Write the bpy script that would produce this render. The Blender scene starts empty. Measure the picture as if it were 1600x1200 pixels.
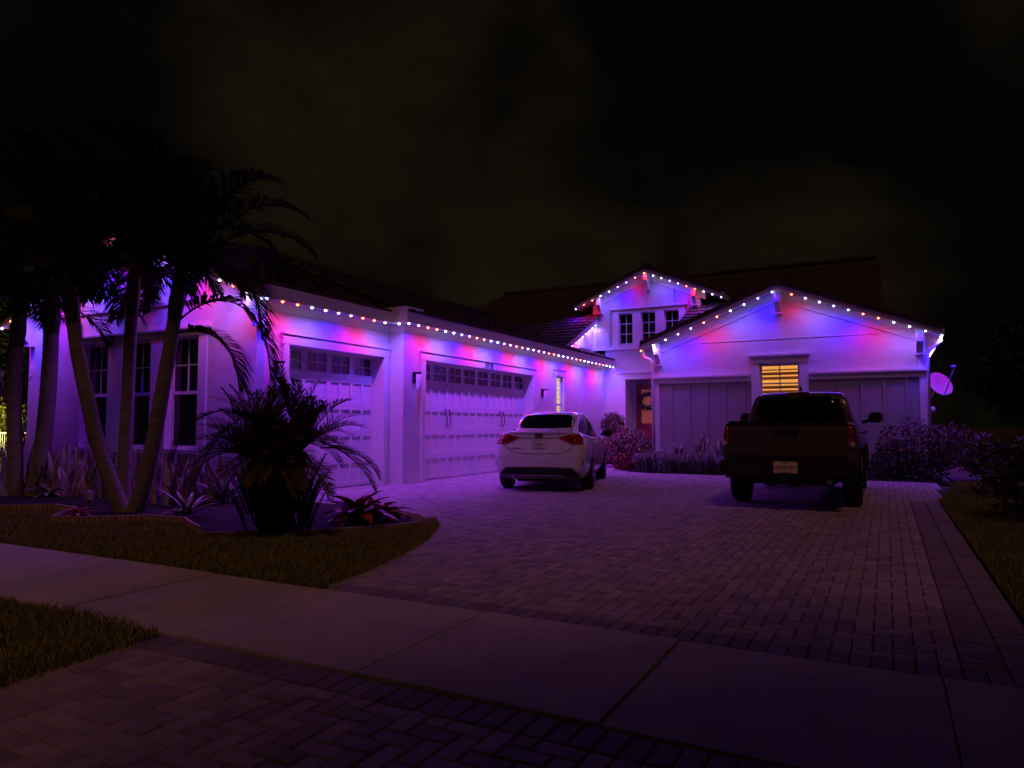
import bpy, bmesh, math, random
import numpy as np
from mathutils import Vector, Matrix, noise
from mathutils.bvhtree import BVHTree

random.seed(7)
rng = np.random.default_rng(7)
SC = bpy.context.scene
COL = SC.collection
R = math.radians
PI = math.pi

# ------------------------------------------------------------------ camera
CAM_H = 1.2
YAW, PITCH, FPX = R(27.963), R(3.382), 1100.0
cam_d = bpy.data.cameras.new('camera')
cam = bpy.data.objects.new('camera', cam_d)
COL.objects.link(cam)
cam.location = (0, 0, CAM_H)
cam.rotation_euler = (PI / 2 + PITCH, 0, YAW)
cam_d.sensor_width = 36
cam_d.lens = FPX / 1600 * 36
cam_d.clip_end = 3000
SC.camera = cam

# ------------------------------------------------------------------ night sky
SUN_EL, SUN_AZ = R(38), R(205)
world = bpy.data.worlds.new('World')
SC.world = world
world.use_nodes = True
wn, wl = world.node_tree.nodes, world.node_tree.links
wn.clear()
wout = wn.new('ShaderNodeOutputWorld')
sky = wn.new('ShaderNodeTexSky')
sky.sky_type = 'NISHITA'
sky.sun_disc = False
sky.sun_elevation = R(-6)
sky.sun_rotation = R(205)
bg1 = wn.new('ShaderNodeBackground')
bg1.inputs[1].default_value = 0.0015
wl.new(sky.outputs[0], bg1.inputs[0])
tc = wn.new('ShaderNodeTexCoord')
mp = wn.new('ShaderNodeMapping')
mp.inputs['Scale'].default_value = (2.3, 2.3, 2.9)
mp.inputs['Location'].default_value = (0.35, 0.1, 0.55)
wl.new(tc.outputs['Generated'], mp.inputs[0])
nz = wn.new('ShaderNodeTexNoise')
nz.inputs['Scale'].default_value = 1.25
nz.inputs['Detail'].default_value = 9
nz.inputs['Roughness'].default_value = 0.52
nz.inputs['Distortion'].default_value = 0.4
wl.new(mp.outputs[0], nz.inputs['Vector'])
cr = wn.new('ShaderNodeValToRGB')
cr.color_ramp.elements[0].position = 0.38
cr.color_ramp.elements[0].color = (0.0009, 0.0009, 0.0009, 1)
cr.color_ramp.elements[1].position = 0.74
cr.color_ramp.elements[1].color = (0.0120, 0.0082, 0.0040, 1)
# a broad bank of cloud over the garage roof catches the town's glow
dt = wn.new('ShaderNodeVectorMath')
dt.operation = 'DOT_PRODUCT'
dt.inputs[1].default_value = (-0.60, 0.78, 0.17)
wl.new(tc.outputs['Generated'], dt.inputs[0])
bk = wn.new('ShaderNodeMapRange')
bk.inputs['From Min'].default_value = 0.925
bk.inputs['From Max'].default_value = 0.995
bk.inputs['To Min'].default_value = -0.07
bk.inputs['To Max'].default_value = 0.10
wl.new(dt.outputs['Value'], bk.inputs['Value'])
ads = wn.new('ShaderNodeMath')
ads.operation = 'ADD'
wl.new(nz.outputs[0], ads.inputs[0])
wl.new(bk.outputs[0], ads.inputs[1])
wl.new(ads.outputs[0], cr.inputs[0])
bg2 = wn.new('ShaderNodeBackground')
bg2.inputs[1].default_value = 0.85
wl.new(cr.outputs[0], bg2.inputs[0])
addw = wn.new('ShaderNodeAddShader')
wl.new(bg1.outputs[0], addw.inputs[0])
wl.new(bg2.outputs[0], addw.inputs[1])
wl.new(addw.outputs[0], wout.inputs[0])

# the faint warm light that falls on the street side
sun_d = bpy.data.lights.new('sun', 'SUN')
sun_d.energy = 0.26
sun_d.angle = R(10)
sun_d.color = (1.0, 0.40, 0.32)
sun = bpy.data.objects.new('sun', sun_d)
COL.objects.link(sun)
_d = Vector((-0.32, 0.48, -0.82))
sun.rotation_euler = _d.to_track_quat('-Z', 'Y').to_euler()

SC.view_settings.view_transform = 'Standard'
SC.view_settings.look = 'None'
SC.view_settings.exposure = 0.0
SC.view_settings.gamma = 1.0
SC.view_settings.use_curve_mapping = False
SC.render.engine = 'CYCLES'
SC.cycles.use_denoising = True
SC.cycles.max_bounces = 6
SC.cycles.diffuse_bounces = 4
SC.cycles.glossy_bounces = 3
SC.cycles.sample_clamp_indirect = 4
SC.cycles.sample_clamp_direct = 0
SC.cycles.use_light_tree = True

LED_POWER = 42.0
LED = {'r': (1.0, 0.006, 0.05), 'w': (0.24, 0.125, 1.0), 'b': (0.02, 0.0, 1.0)}
LEDW = {'r': 0.52, 'w': 0.76, 'b': 1.36}
GLOW = {'r': (1.0, 0.16, 0.05), 'w': (0.80, 0.84, 1.0), 'b': (0.36, 0.34, 1.0)}

_cy, _sy, _cp, _sp = math.cos(YAW), math.sin(YAW), math.cos(PITCH), math.sin(PITCH)
FW = Vector((-_sy * _cp, _cy * _cp, _sp))
RT = Vector((_cy, _sy, 0))
UP = RT.cross(FW)
EYE = Vector((0, 0, CAM_H))


def at(px, py, depth):
    """world point that stands at this distance in front of the viewpoint"""
    return EYE + (RT * ((px - 800) / FPX) - UP * ((py - 600) / FPX) + FW) * depth


def proj(p):
    v = Vector(p) - EYE
    d = v.dot(FW)
    return 800 + FPX * v.dot(RT) / d, 600 - FPX * v.dot(UP) / d, d


# ------------------------------------------------------------------ materials
MATS = {}


def mat(name, col=(.8, .8, .8), rough=.6, metal=0.0, var=0.0, vscale=6.0, bump=0.0, bscale=30.0,
        bdist=0.01, coat=0.0, emit=None, estr=0.0, rand=0.0, spec=0.5, trans=0.0, stretch=None, col2=None):
    if name in MATS:
        return MATS[name]
    m = bpy.data.materials.new(name)
    m.use_nodes = True
    nt = m.node_tree
    n, l = nt.nodes, nt.links
    b = n['Principled BSDF']
    b.inputs['Base Color'].default_value = (*col, 1)
    b.inputs['Roughness'].default_value = rough
    b.inputs['Metallic'].default_value = metal
    b.inputs['Specular IOR Level'].default_value = spec
    b.inputs['Coat Weight'].default_value = coat
    b.inputs['Coat Roughness'].default_value = 0.04
    b.inputs['Transmission Weight'].default_value = trans
    if emit:
        b.inputs['Emission Color'].default_value = (*emit, 1)
        b.inputs['Emission Strength'].default_value = estr
    vec = None
    if var or bump:
        t = n.new('ShaderNodeTexCoord')
        g = n.new('ShaderNodeNewGeometry')
        vec = g.outputs['Position']
        if stretch:
            mpn = n.new('ShaderNodeMapping')
            mpn.inputs['Scale'].default_value = stretch
            l.new(vec, mpn.inputs[0])
            vec = mpn.outputs[0]
    cur = None
    if var:
        t1 = n.new('ShaderNodeTexNoise')
        t1.inputs['Scale'].default_value = vscale
        t1.inputs['Detail'].default_value = 6
        t1.inputs['Roughness'].default_value = .6
        l.new(vec, t1.inputs['Vector'])
        rp = n.new('ShaderNodeValToRGB')
        lo = col2 or tuple(c * (1 - var) for c in col)
        hi = tuple(min(1, c * (1 + var * .5)) for c in col)
        rp.color_ramp.elements[0].position = .32
        rp.color_ramp.elements[0].color = (*lo, 1)
        rp.color_ramp.elements[1].position = .68
        rp.color_ramp.elements[1].color = (*hi, 1)
        l.new(t1.outputs[0], rp.inputs[0])
        cur = rp.outputs[0]
    if rand:
        g2 = n.new('ShaderNodeNewGeometry')
        oi = n.new('ShaderNodeObjectInfo')
        ad = n.new('ShaderNodeMath')
        ad.operation = 'ADD'
        l.new(g2.outputs['Random Per Island'], ad.inputs[0])
        l.new(oi.outputs['Random'], ad.inputs[1])
        fr = n.new('ShaderNodeMath')
        fr.operation = 'FRACT'
        l.new(ad.outputs[0], fr.inputs[0])
        mr = n.new('ShaderNodeMapRange')
        mr.inputs['To Min'].default_value = 1 - rand
        mr.inputs['To Max'].default_value = 1 + rand
        l.new(fr.outputs[0], mr.inputs['Value'])
        mx = n.new('ShaderNodeVectorMath')
        mx.operation = 'SCALE'
        if cur:
            l.new(cur, mx.inputs[0])
        else:
            mx.inputs[0].default_value = col
        l.new(mr.outputs[0], mx.inputs['Scale'])
        cur = mx.outputs[0]
    if cur:
        l.new(cur, b.inputs['Base Color'])
    if bump:
        t2 = n.new('ShaderNodeTexNoise')
        t2.inputs['Scale'].default_value = bscale
        t2.inputs['Detail'].default_value = 4
        l.new(vec, t2.inputs['Vector'])
        bp = n.new('ShaderNodeBump')
        bp.inputs['Strength'].default_value = bump
        bp.inputs['Distance'].default_value = bdist
        l.new(t2.outputs[0], bp.inputs['Height'])
        l.new(bp.outputs[0], b.inputs['Normal'])
    MATS[name] = m
    return m


stucco = mat('stucco', (.72, .70, .69), .9, var=.08, vscale=2.5, bump=.75, bscale=26, bdist=.02)
stucco_fine = mat('stucco_fine', (.72, .70, .69), .9, var=.07, vscale=2.0, bump=.35, bscale=34, bdist=.012, stretch=(.45, .45, 1.6))
trim = mat('trim_paint', (.78, .77, .76), .55, var=.05, vscale=3, bump=.08, bscale=60)
siding = mat('siding_paint', (.36, .35, .36), .7, var=.08, vscale=2.2, bump=.1, bscale=50)
siding_up = mat('siding_upper', (.52, .50, .51), .7, var=.06, vscale=2.2, bump=.1, bscale=50)
soffit_m = mat('soffit_paint', (.62, .60, .58), .75, var=.06, vscale=3)
door_w = mat('garage_door_paint', (.74, .73, .72), .5, var=.05, vscale=2)
tile_m = mat('roof_tile_concrete', (.060, .045, .036), .85, var=.3, vscale=5, rand=.3)
deck_m = mat('roof_deck', (.04, .032, .028), .9)
glass_d = mat('window_glass', (.012, .012, .016), .06, spec=.6)
glass_g = mat('garage_glass', (.05, .045, .06), .12, spec=.8)
black_metal = mat('black_metal', (.02, .02, .022), .45, metal=.4)
lit_a = mat('lit_room_amber', (.5, .35, .15), .9, emit=(1.0, .43, .10), estr=.85, var=.2, vscale=3)
lit_y = mat('lit_room_yellow', (.5, .45, .25), .9, emit=(1.0, .80, .30), estr=2.2, var=.2, vscale=3)
blind_m = mat('blind_slat', (.55, .33, .16), .6)
blind_y = mat('blind_slat_pale', (.62, .52, .30), .6)
door_red = mat('front_door_paint', (.30, .045, .03), .45, var=.1)
lit_door = mat('front_door_glass', (.4, .2, .08), .3, emit=(1.0, .22, .06), estr=.13)
concrete = mat('concrete', (.52, .47, .44), .85, var=.2, vscale=1.6, bump=.25, bscale=120, bdist=.004, rand=.05)
paver = mat('paver_clay', (.40, .33, .34), .8, var=.18, vscale=9, bump=.4, bscale=140, bdist=.004, rand=.22)
paver_dk = mat('paver_border', (.24, .20, .22), .8, var=.18, vscale=9, bump=.4, bscale=140, bdist=.004, rand=.18)
sand = mat('joint_sand', (.10, .085, .075), .95, var=.2, vscale=20)
soil = mat('soil', (.055, .05, .03), .95, var=.35, vscale=5, bump=.6, bscale=25, bdist=.03)
mulch = mat('mulch', (.014, .010, .009), .95, var=.5, vscale=25, bump=1, bscale=45, bdist=.04)
grass_m = mat('grass_blade', (.24, .25, .07), .7, rand=.5, spec=.2)
edging_m = mat('edging_concrete', (.36, .26, .17), .85, var=.2, vscale=14, bump=.3, bscale=60, rand=.15)
gravel_m = mat('gravel_stone', (.30, .17, .13), .8, rand=.5)
bark = mat('palm_bark', (.27, .24, .19), .85, var=.3, vscale=5, bump=.5, bscale=14, bdist=.02, stretch=(.6, .6, 5))
shaft_m = mat('palm_crownshaft', (.10, .115, .05), .5, var=.3, vscale=3, stretch=(2, 2, .6))
frond_m = mat('palm_frond', (.035, .04, .014), .75, rand=.35, spec=.15)
frond_y = mat('date_palm_frond', (.10, .075, .022), .65, rand=.35, spec=.25)
frond_dead = mat('dry_frond', (.20, .13, .10), .8, rand=.3)
snake_m = mat('snake_plant_leaf', (.42, .35, .30), .45, var=.45, vscale=18, stretch=(1, 1, 1.4), rand=.25)
brom_red = mat('bromeliad_red_leaf', (.50, .10, .09), .35, var=.25, vscale=10, rand=.25)
brom_gr = mat('bromeliad_grey_leaf', (.26, .25, .24), .4, var=.25, vscale=10, rand=.25)
leaf_dk = mat('leaf_dark', (.035, .05, .022), .5, rand=.4)
leaf_pk = mat('leaf_rose', (.30, .17, .15), .5, rand=.45)
leaf_cn = mat('leaf_corner', (.17, .10, .09), .6, rand=.5)
leaf_top = mat('leaf_topiary', (.17, .12, .07), .6, rand=.4)
leaf_lir = mat('leaf_strap', (.20, .20, .17), .45, rand=.5)
leaf_rd = mat('leaf_red', (.22, .03, .025), .45, rand=.4)
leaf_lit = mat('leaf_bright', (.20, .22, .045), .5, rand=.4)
leaf_far = mat('leaf_far', (.03, .035, .02), .7, rand=.4)
twig = mat('twig', (.10, .07, .05), .9)
car_white = mat('car_paint_white', (.80, .78, .77), .3, coat=1.0)
truck_paint = mat('truck_paint', (.11, .085, .07), .4, metal=.25, coat=.8)
car_black = mat('car_black_trim', (.012, .012, .012), .5)
car_glass = mat('car_glass', (.006, .006, .009), .04, spec=.35)
tyre_m = mat('tyre_rubber', (.016, .016, .016), .85)
rim_m = mat('wheel_rim', (.32, .32, .34), .35, metal=.85)
lamp_red = mat('tail_lamp_red', (.42, .012, .012), .12, coat=1.0)
lamp_dark = mat('tail_lamp_dark', (.10, .004, .006), .12, coat=1.0)
lamp_clear = mat('reverse_lamp', (.55, .52, .5), .15, coat=.6)
chrome = mat('chrome', (.7, .7, .72), .12, metal=1)
dark_chrome = mat('dark_chrome', (.06, .055, .06), .3, metal=.6)
plate_w = mat('plate_white', (.88, .88, .82), .5)
plate_t = mat('plate_print_green', (.02, .07, .035), .5)
plate_o = mat('plate_orange', (.70, .28, .06), .5)
plate_c = mat('plate_cream', (.90, .78, .48), .5)
plate_k = mat('plate_print_dark', (.05, .035, .02), .5)
number_m = mat('house_number', (.015, .013, .02), .4)
sconce_g = mat('sconce_glass', (.75, .72, .75), .35)
dish_m = mat('dish_grey', (.36, .33, .34), .6)
wreath_m = mat('wreath_needle', (.02, .035, .02), .7, rand=.4)
wire_m = mat('light_track', (.70, .68, .68), .4)
BULB = {k: mat('bulb_' + {'r': 'red', 'w': 'white', 'b': 'blue'}[k], (.8, .8, .8), .3, emit=GLOW[k], estr=e)
        for k, e in (('r', 11.0), ('w', 9.0), ('b', 10.0))}
garden_glow = mat('garden_lamp_glow', (.8, .7, .5), .4, emit=(1, .78, .3), estr=30)

# ------------------------------------------------------------------ builders
ORG = {}


class MB:
    def __init__(s):
        s.v, s.f = [], []

    def add(s, vs, fs):
        o = len(s.v)
        s.v += [tuple(v) for v in vs]
        s.f += [tuple(i + o for i in f) for f in fs]
        return s

    def box(s, x0, x1, y0, y1, z0, z1):
        if x0 > x1: x0, x1 = x1, x0
        if y0 > y1: y0, y1 = y1, y0
        if z0 > z1: z0, z1 = z1, z0
        return s.add([(x0, y0, z0), (x1, y0, z0), (x1, y1, z0), (x0, y1, z0), (x0, y0, z1), (x1, y0, z1), (x1, y1, z1), (x0, y1, z1)],
                     [(0, 3, 2, 1), (4, 5, 6, 7), (0, 1, 5, 4), (1, 2, 6, 5), (2, 3, 7, 6), (3, 0, 4, 7)])

    def prism(s, pts, axis, a0, a1):
        """outline in the other two axes, pushed along axis from a0 to a1"""
        def mk(p, a):
            return (a, p[0], p[1]) if axis == 'x' else (p[0], a, p[1]) if axis == 'y' else (p[0], p[1], a)
        n = len(pts)
        ar = sum(pts[i][0] * pts[(i + 1) % n][1] - pts[(i + 1) % n][0] * pts[i][1] for i in range(n))
        if (ar > 0) == (axis == 'y'):
            pts = pts[::-1]
        vs = [mk(p, min(a0, a1)) for p in pts] + [mk(p, max(a0, a1)) for p in pts]
        fs = [tuple(range(n))[::-1], tuple(range(n, 2 * n))]
        fs += [(i, (i + 1) % n, n + (i + 1) % n, n + i) for i in range(n)]
        return s.add(vs, fs)

    def tube(s, pts, rad, n=8, cap=True):
        pts = [Vector(p) for p in pts]
        if not isinstance(rad, (list, tuple)):
            rad = [rad] * len(pts)
        o = len(s.v)
        prev = None
        for i, p in enumerate(pts):
            t = (pts[min(i + 1, len(pts) - 1)] - pts[max(i - 1, 0)]).normalized()
            a = prev if prev is not None else (Vector((0, 0, 1)) if abs(t.z) < .9 else Vector((1, 0, 0)))
            u = (a - t * a.dot(t)).normalized()
            prev = u
            w = t.cross(u)
            for k in range(n):
                an = 2 * PI * k / n
                s.v.append(tuple(p + (u * math.cos(an) + w * math.sin(an)) * rad[i]))
        for i in range(len(pts) - 1):
            for k in range(n):
                a, b = o + i * n + k, o + i * n + (k + 1) % n
                s.f.append((a, b, b + n, a + n))
        if cap:
            s.f.append(tuple(o + k for k in range(n))[::-1])
            e = o + (len(pts) - 1) * n
            s.f.append(tuple(e + k for k in range(n)))
        return s

    def lathe(s, prof, n=24, axis='x', center=(0, 0, 0)):
        """profile of (radius, along) revolved"""
        o = len(s.v)
        c = Vector(center)
        for r_, a in prof:
            for k in range(n):
                an = 2 * PI * k / n
                p = (a, r_ * math.cos(an), r_ * math.sin(an))
                if axis == 'z': p = (r_ * math.cos(an), r_ * math.sin(an), a)
                if axis == 'y': p = (r_ * math.sin(an), a, r_ * math.cos(an))
                s.v.append(tuple(c + Vector(p)))
        for i in range(len(prof) - 1):
            for k in range(n):
                a, b = o + i * n + k, o + i * n + (k + 1) % n
                s.f.append((a, b, b + n, a + n))
        s.f.append(tuple(o + k for k in range(n))[::-1])
        e = o + (len(prof) - 1) * n
        s.f.append(tuple(e + k for k in range(n)))
        return s

    def mesh(s, name, m, smooth=False, center=None):
        me = bpy.data.meshes.new(name)
        c = center
        vs = s.v
        if c is not None:
            vs = [(v[0] - c[0], v[1] - c[1], v[2] - c[2]) for v in vs]
        me.from_pydata(vs, [], s.f)
        if smooth:
            me.polygons.foreach_set('use_smooth', [True] * len(me.polygons))
        me.materials.append(m)
        me.update()
        return me

    def build(s, name, m, parent=None, smooth=False, bevel=0):
        a = np.array(s.v)
        lo, hi = a.min(0), a.max(0)
        c = Vector(((lo[0] + hi[0]) / 2, (lo[1] + hi[1]) / 2, lo[2]))
        me = s.mesh(name, m, smooth, c)
        if bevel:
            bm = bmesh.new()
            bm.from_mesh(me)
            bmesh.ops.bevel(bm, geom=[e for e in bm.edges if e.is_manifold and e.calc_face_angle(0) > .5], offset=bevel, segments=2, affect='EDGES')
            bm.to_mesh(me)
            bm.free()
        return place(name, me, parent, c)


def place(name, data, parent=None, loc=(0, 0, 0), rot=None, scale=None):
    o = bpy.data.objects.new(name, data)
    COL.objects.link(o)
    loc = Vector(loc)
    ORG[o] = loc
    if parent is not None:
        o.parent = parent
        o.location = loc - ORG[parent]
    else:
        o.location = loc
    if rot is not None:
        o.rotation_euler = rot
    if scale is not None:
        o.scale = scale
    return o


def root(name, label, cat, loc=(0, 0, 0), group=None, world_coords=True, rz=0):
    o = bpy.data.objects.new(name, None)
    COL.objects.link(o)
    o.empty_display_size = .2
    o.location = loc
    o.rotation_euler = (0, 0, rz)
    ORG[o] = Vector(loc) if world_coords else Vector((0, 0, 0))
    return tag(o, label, cat, group)


def tag(o, label=None, cat=None, group=None, kind=None):
    if label: o['label'] = label
    if cat: o['category'] = cat
    if group: o['group'] = group
    if kind: o['kind'] = kind
    return o


def bx(name, m, parent, *a, bevel=0):
    return MB().box(*a).build(name, m, parent, bevel=bevel)


def text_mesh(s, size, m, extrude=.004, font_shear=0):
    c = bpy.data.curves.new('lettering', 'FONT')
    c.body = s
    c.size = size
    c.align_x = 'CENTER'
    c.align_y = 'CENTER'
    c.extrude = extrude
    o = bpy.data.objects.new('lettering', c)
    COL.objects.link(o)
    dg = bpy.context.evaluated_depsgraph_get()
    me = bpy.data.meshes.new_from_object(o.evaluated_get(dg))
    bpy.data.objects.remove(o)
    me.materials.clear()
    me.materials.append(m)
    co_ = np.array([v.co[:] for v in me.vertices])
    mid_ = (co_.min(0) + co_.max(0)) / 2
    me.transform(Matrix.Translation((-mid_[0], -mid_[1], -mid_[2])))
    return me


def inpoly(x, y, P):
    r = False
    j = len(P) - 1
    for i in range(len(P)):
        if (P[i][1] > y) != (P[j][1] > y) and x < (P[j][0] - P[i][0]) * (y - P[i][1]) / (P[j][1] - P[i][1]) + P[i][0]:
            r = not r
        j = i
    return r


# ================================================================== THE GROUND
def sheet(name, pts, z, m):
    mb = MB().add([(x, y, z) for x, y in pts], [tuple(range(len(pts)))])
    o = mb.build(name, m)
    return tag(o, kind='structure')


sheet('ground', [(-400, -60), (400, -60), (400, 700), (-400, 700)], -0.06, soil)

SWF, SWB = 2.71, 3.99          # sidewalk front and back edge
DR_R = 0.70                    # right edge of the driveway
LAWN_EDGE = [(-3.72, SWB), (-3.84, 4.56), (-4.02, 5.3), (-4.32, 6.15), (-4.62, 6.75), (-4.82, 7.12), (-5.15, 7.5), (-5.6, 7.82), (-6.3, 8.12), (-7.4, 8.38), (-9.0, 8.55)]
BED_R = [(-5.55, 17.55), (-5.95, 17.75), (-6.35, 18.5), (-6.95, 19.7), (-7.6, 20.9), (-8.0, 21.6), (-8.35, 22.6), (-8.6, 23.2), (-8.6, 23.38), (-8.05, 23.38), (-6.3, 21.6), (-5.7, 19.18), (.9, 19.18), (1.2, 17.25)]
DRIVE = LAWN_EDGE + [(-9.35, 8.55), (-9.35, 11.6), (-8.98, 11.7), (-8.98, 17.7), (-8.68, 17.8), (-8.68, 23.4), (-8.62, 23.38)] + \
    [(-8.6, 23.2), (-8.35, 22.6), (-8.0, 21.6), (-7.6, 20.9), (-6.95, 19.7), (-6.35, 18.5), (-5.95, 17.75), (-5.55, 17.55), (.95, 17.25), (DR_R, 12.9), (DR_R, SWB)]
drive = sheet('driveway', [(x, y) for x, y in DRIVE], -0.035, sand)
apron_poly = [(-3.72, SWF), (-3.66, 1.75), (-3.6, .2), (3.0, .2), (3.0, SWF)]
apron = sheet('driveway_apron', apron_poly, -0.035, sand)
sidewalk = sheet('sidewalk', [(-22, SWF), (12, SWF), (12, SWB), (-22, SWB)], -0.03, sand)

# sidewalk slabs
slab_w = 1.255
for k in range(-16, 9):
    x0 = -1.05 + k * slab_w
    mb = MB().box(x0 + .003, x0 + slab_w - .003, SWF + .006, SWB - .006, -.05, .004 + .003 * (k % 3))
    mb.build('slab', concrete, sidewalk, bevel=.006)

# herringbone pavers
PW = .1


def paver_mesh(L, W, name, m):
    g, ch = .0035, .006
    hx, hy = L / 2 - g, W / 2 - g
    v = [(-hx, -hy, -.05), (hx, -hy, -.05), (hx, hy, -.05), (-hx, hy, -.05),
         (-hx, -hy, -ch), (hx, -hy, -ch), (hx, hy, -ch), (-hx, hy, -ch),
         (-hx + ch, -hy + ch, 0), (hx - ch, -hy + ch, 0), (hx - ch, hy - ch, 0), (-hx + ch, hy - ch, 0)]
    f = [(8, 9, 10, 11)]
    for b in (0, 4):
        for i in range(4):
            j = (i + 1) % 4
            f.append((b + i, b + j, b + 4 + j, b + 4 + i))
    return v, f


def lay_pavers(parent, poly, borders, ymax_ind=300):
    """borders: list of (name, rect) solid courses"""
    vh, f = paver_mesh(2 * PW, PW, 'h', paver)
    vv, _ = paver_mesh(PW, 2 * PW, 'v', paver)
    vs_, _ = paver_mesh(PW, PW, 's', paver)
    SH = {True: vh, False: vv, None: vs_}

    def free(q):
        return inpoly(q[0], q[1], poly) and not any(a <= q[0] <= b and e <= q[1] <= g for (a, b, e, g), _h in borders)
    xs = [p[0] for p in poly]
    ys = [p[1] for p in poly]
    spots = []
    for i in range(int(min(xs) / PW) - 2, int(max(xs) / PW) + 2):
        for j in range(int(min(ys) / PW) - 2, int(max(ys) / PW) + 2):
            k = (i - j) % 4
            if k == 0:
                c, hz, c2 = (i * PW + PW, j * PW + PW / 2), True, (i + 1, j)
            elif k == 3:
                c, hz, c2 = (i * PW + PW / 2, j * PW + PW), False, (i, j + 1)
            else:
                continue
            p1, p2 = ((i + .5) * PW, (j + .5) * PW), ((c2[0] + .5) * PW, (c2[1] + .5) * PW)
            k1, k2 = free(p1), free(p2)
            if k1 and k2:
                spots.append((c[0], c[1], hz, False))
            elif k1:
                spots.append((p1[0], p1[1], None, False))      # cut half brick
            elif k2:
                spots.append((p2[0], p2[1], None, False))
    for (a, b, e, g), hz in borders:
        if hz:      # bricks lie along x, stacked up y
            y = e + PW / 2
            while y < g:
                x = a + PW
                while x < b - .01:
                    spots.append((x, y, True, True))
                    x += 2 * PW
                y += PW
        else:
            x = a + PW / 2
            while x < b:
                y = e + PW
                while y < g:
                    spots.append((x, y, False, True))
                    y += 2 * PW
                x += PW
    inview, rest = [], []
    for s in spots:
        v = Vector((s[0], s[1], 0)) - EYE
        d = v.dot(FW)
        ok = False
        if d > .5:
            px, py, _ = proj((s[0], s[1], 0))
            ok = -25 < px < 1625 and py < 1225
        (inview if ok else rest).append((d, s))
    inview.sort(key=lambda t: t[0])
    single, rest = inview[:ymax_ind], inview[ymax_ind:] + [r for r in rest if r[0] > -3]
    me = {}
    for hz in (True, False, None):
        for dk in (True, False):
            me[hz, dk] = MB().add(SH[hz], f).mesh('paver', paver_dk if dk else paver)
    for d, (x, y, hz, dk) in single:
        place('paver', me[hz, dk], parent, (x, y, random.uniform(-.002, .0025)),
              rot=(random.gauss(0, .006), random.gauss(0, .006), random.gauss(0, .004)))
    for dk in (True, False):
        V, F = [], []
        for d, (x, y, hz, k2) in rest:
            if k2 != dk: continue
            o = len(V)
            z = random.uniform(-.0025, .0025)
            tx, ty = random.gauss(0, .006), random.gauss(0, .006)
            V += [(p[0] + x, p[1] + y, p[2] + z + tx * p[0] + ty * p[1]) for p in SH[hz]]
            F += [tuple(i + o for i in q) for q in f]
        if V:
            mb = MB()
            mb.v, mb.f = V, F
            o = mb.build('pavers_beyond', paver_dk if dk else paver, parent)
            tag(o, kind='stuff')


lay_pavers(drive, DRIVE, [((.3, DR_R, 4.2, 12.9), True), ((-3.7, DR_R, 4.0, 4.2), False)])
lay_pavers(apron, apron_poly, [((-3.7, 3.0, 2.5, 2.7), False)])

# planting beds
bedL = [(-16.5, 5.35), (-10.77, 5.31), (-10.17, 5.72), (-9.55, 5.60), (-8.85, 4.92), (-8.5, 5.05), (-7.98, 5.55), (-7.37, 5.62), (-6.95, 5.38), (-6.55, 5.18), (-5.69, 5.80), (-5.05, 6.62), (-4.98, 7.0), (-5.3, 7.42), (-5.8, 7.72), (-6.4, 8.0), (-7.4, 8.28), (-9.05, 8.50), (-9.05, 8.33), (-16.5, 8.33)]


def bed(name, poly, n=0.16, h=.05):
    xs = [p[0] for p in poly]
    ys = [p[1] for p in poly]
    bm = bmesh.new()
    f = bm.faces.new([bm.verts.new((x, y, 0)) for x, y in poly])
    bmesh.ops.triangulate(bm, faces=[f])
    for _ in range(4):
        bmesh.ops.subdivide_edges(bm, edges=[e for e in bm.edges if e.calc_length() > n], cuts=1)
        bmesh.ops.triangulate(bm, faces=[q for q in bm.faces if len(q.verts) > 3])
    for v in bm.verts:
        if not v.is_boundary:
            v.co.z = h * .6 + h * noise.noise(v.co * 3.1) * .7 + .02 * noise.noise(v.co * 13)
        else:
            v.co.z = .004
    me = bpy.data.meshes.new(name)
    bm.to_mesh(me)
    bm.free()
    me.materials.append(mulch)
    me.polygons.foreach_set('use_smooth', [True] * len(me.polygons))
    o = place(name, me)
    return tag(o, kind='structure')


bed('planting_bed', bedL)
bed('planting_bed', BED_R)

# ribbed edging along the lawn side of the bed
edge_root = root('garden_edging', 'low ribbed tan edging between the dark bed and the lawn', 'edging', (-8, 5.3, 0))
EP = bedL[1:13]
for a, b in zip(EP[:-1], EP[1:]):
    a, b = Vector((*a, 0)), Vector((*b, 0))
    t = (b - a).normalized()
    nrm = Vector((t.y, -t.x, 0))
    L = (b - a).length
    k = max(1, round(L / .055))
    mb = MB()
    low = a.x > -6.6
    hh = .045 if low else .105
    for i in range(k):
        p = a + t * (i + .5) * L / k
        mb.tube([p + Vector((0, 0, -.04)), p + Vector((0, 0, hh * .9)), p + Vector((0, 0, hh))], [L / k * .52, L / k * .5, L / k * .3], 6)
    o = mb.build('edging_rib_row', edging_m, edge_root, smooth=True)
    tag(o, kind='stuff')
    c0, c1 = a + Vector((0, 0, hh)), b + Vector((0, 0, hh))
    MB().prism([(-.02, 0), (.02, 0), (.016, .012), (-.016, .012)], 'x', 0, 1)
    m2 = MB()
    q = [a - nrm * .02, a + nrm * .02, b + nrm * .02, b - nrm * .02]
    m2.add([(p.x, p.y, hh - .004) for p in q] + [(p.x, p.y, hh + .014) for p in q],
           [(3, 2, 1, 0), (4, 5, 6, 7), (0, 1, 5, 4), (1, 2, 6, 5), (2, 3, 7, 6), (3, 0, 4, 7)])
    m2.build('edging_cap', edging_m, edge_root)

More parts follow.
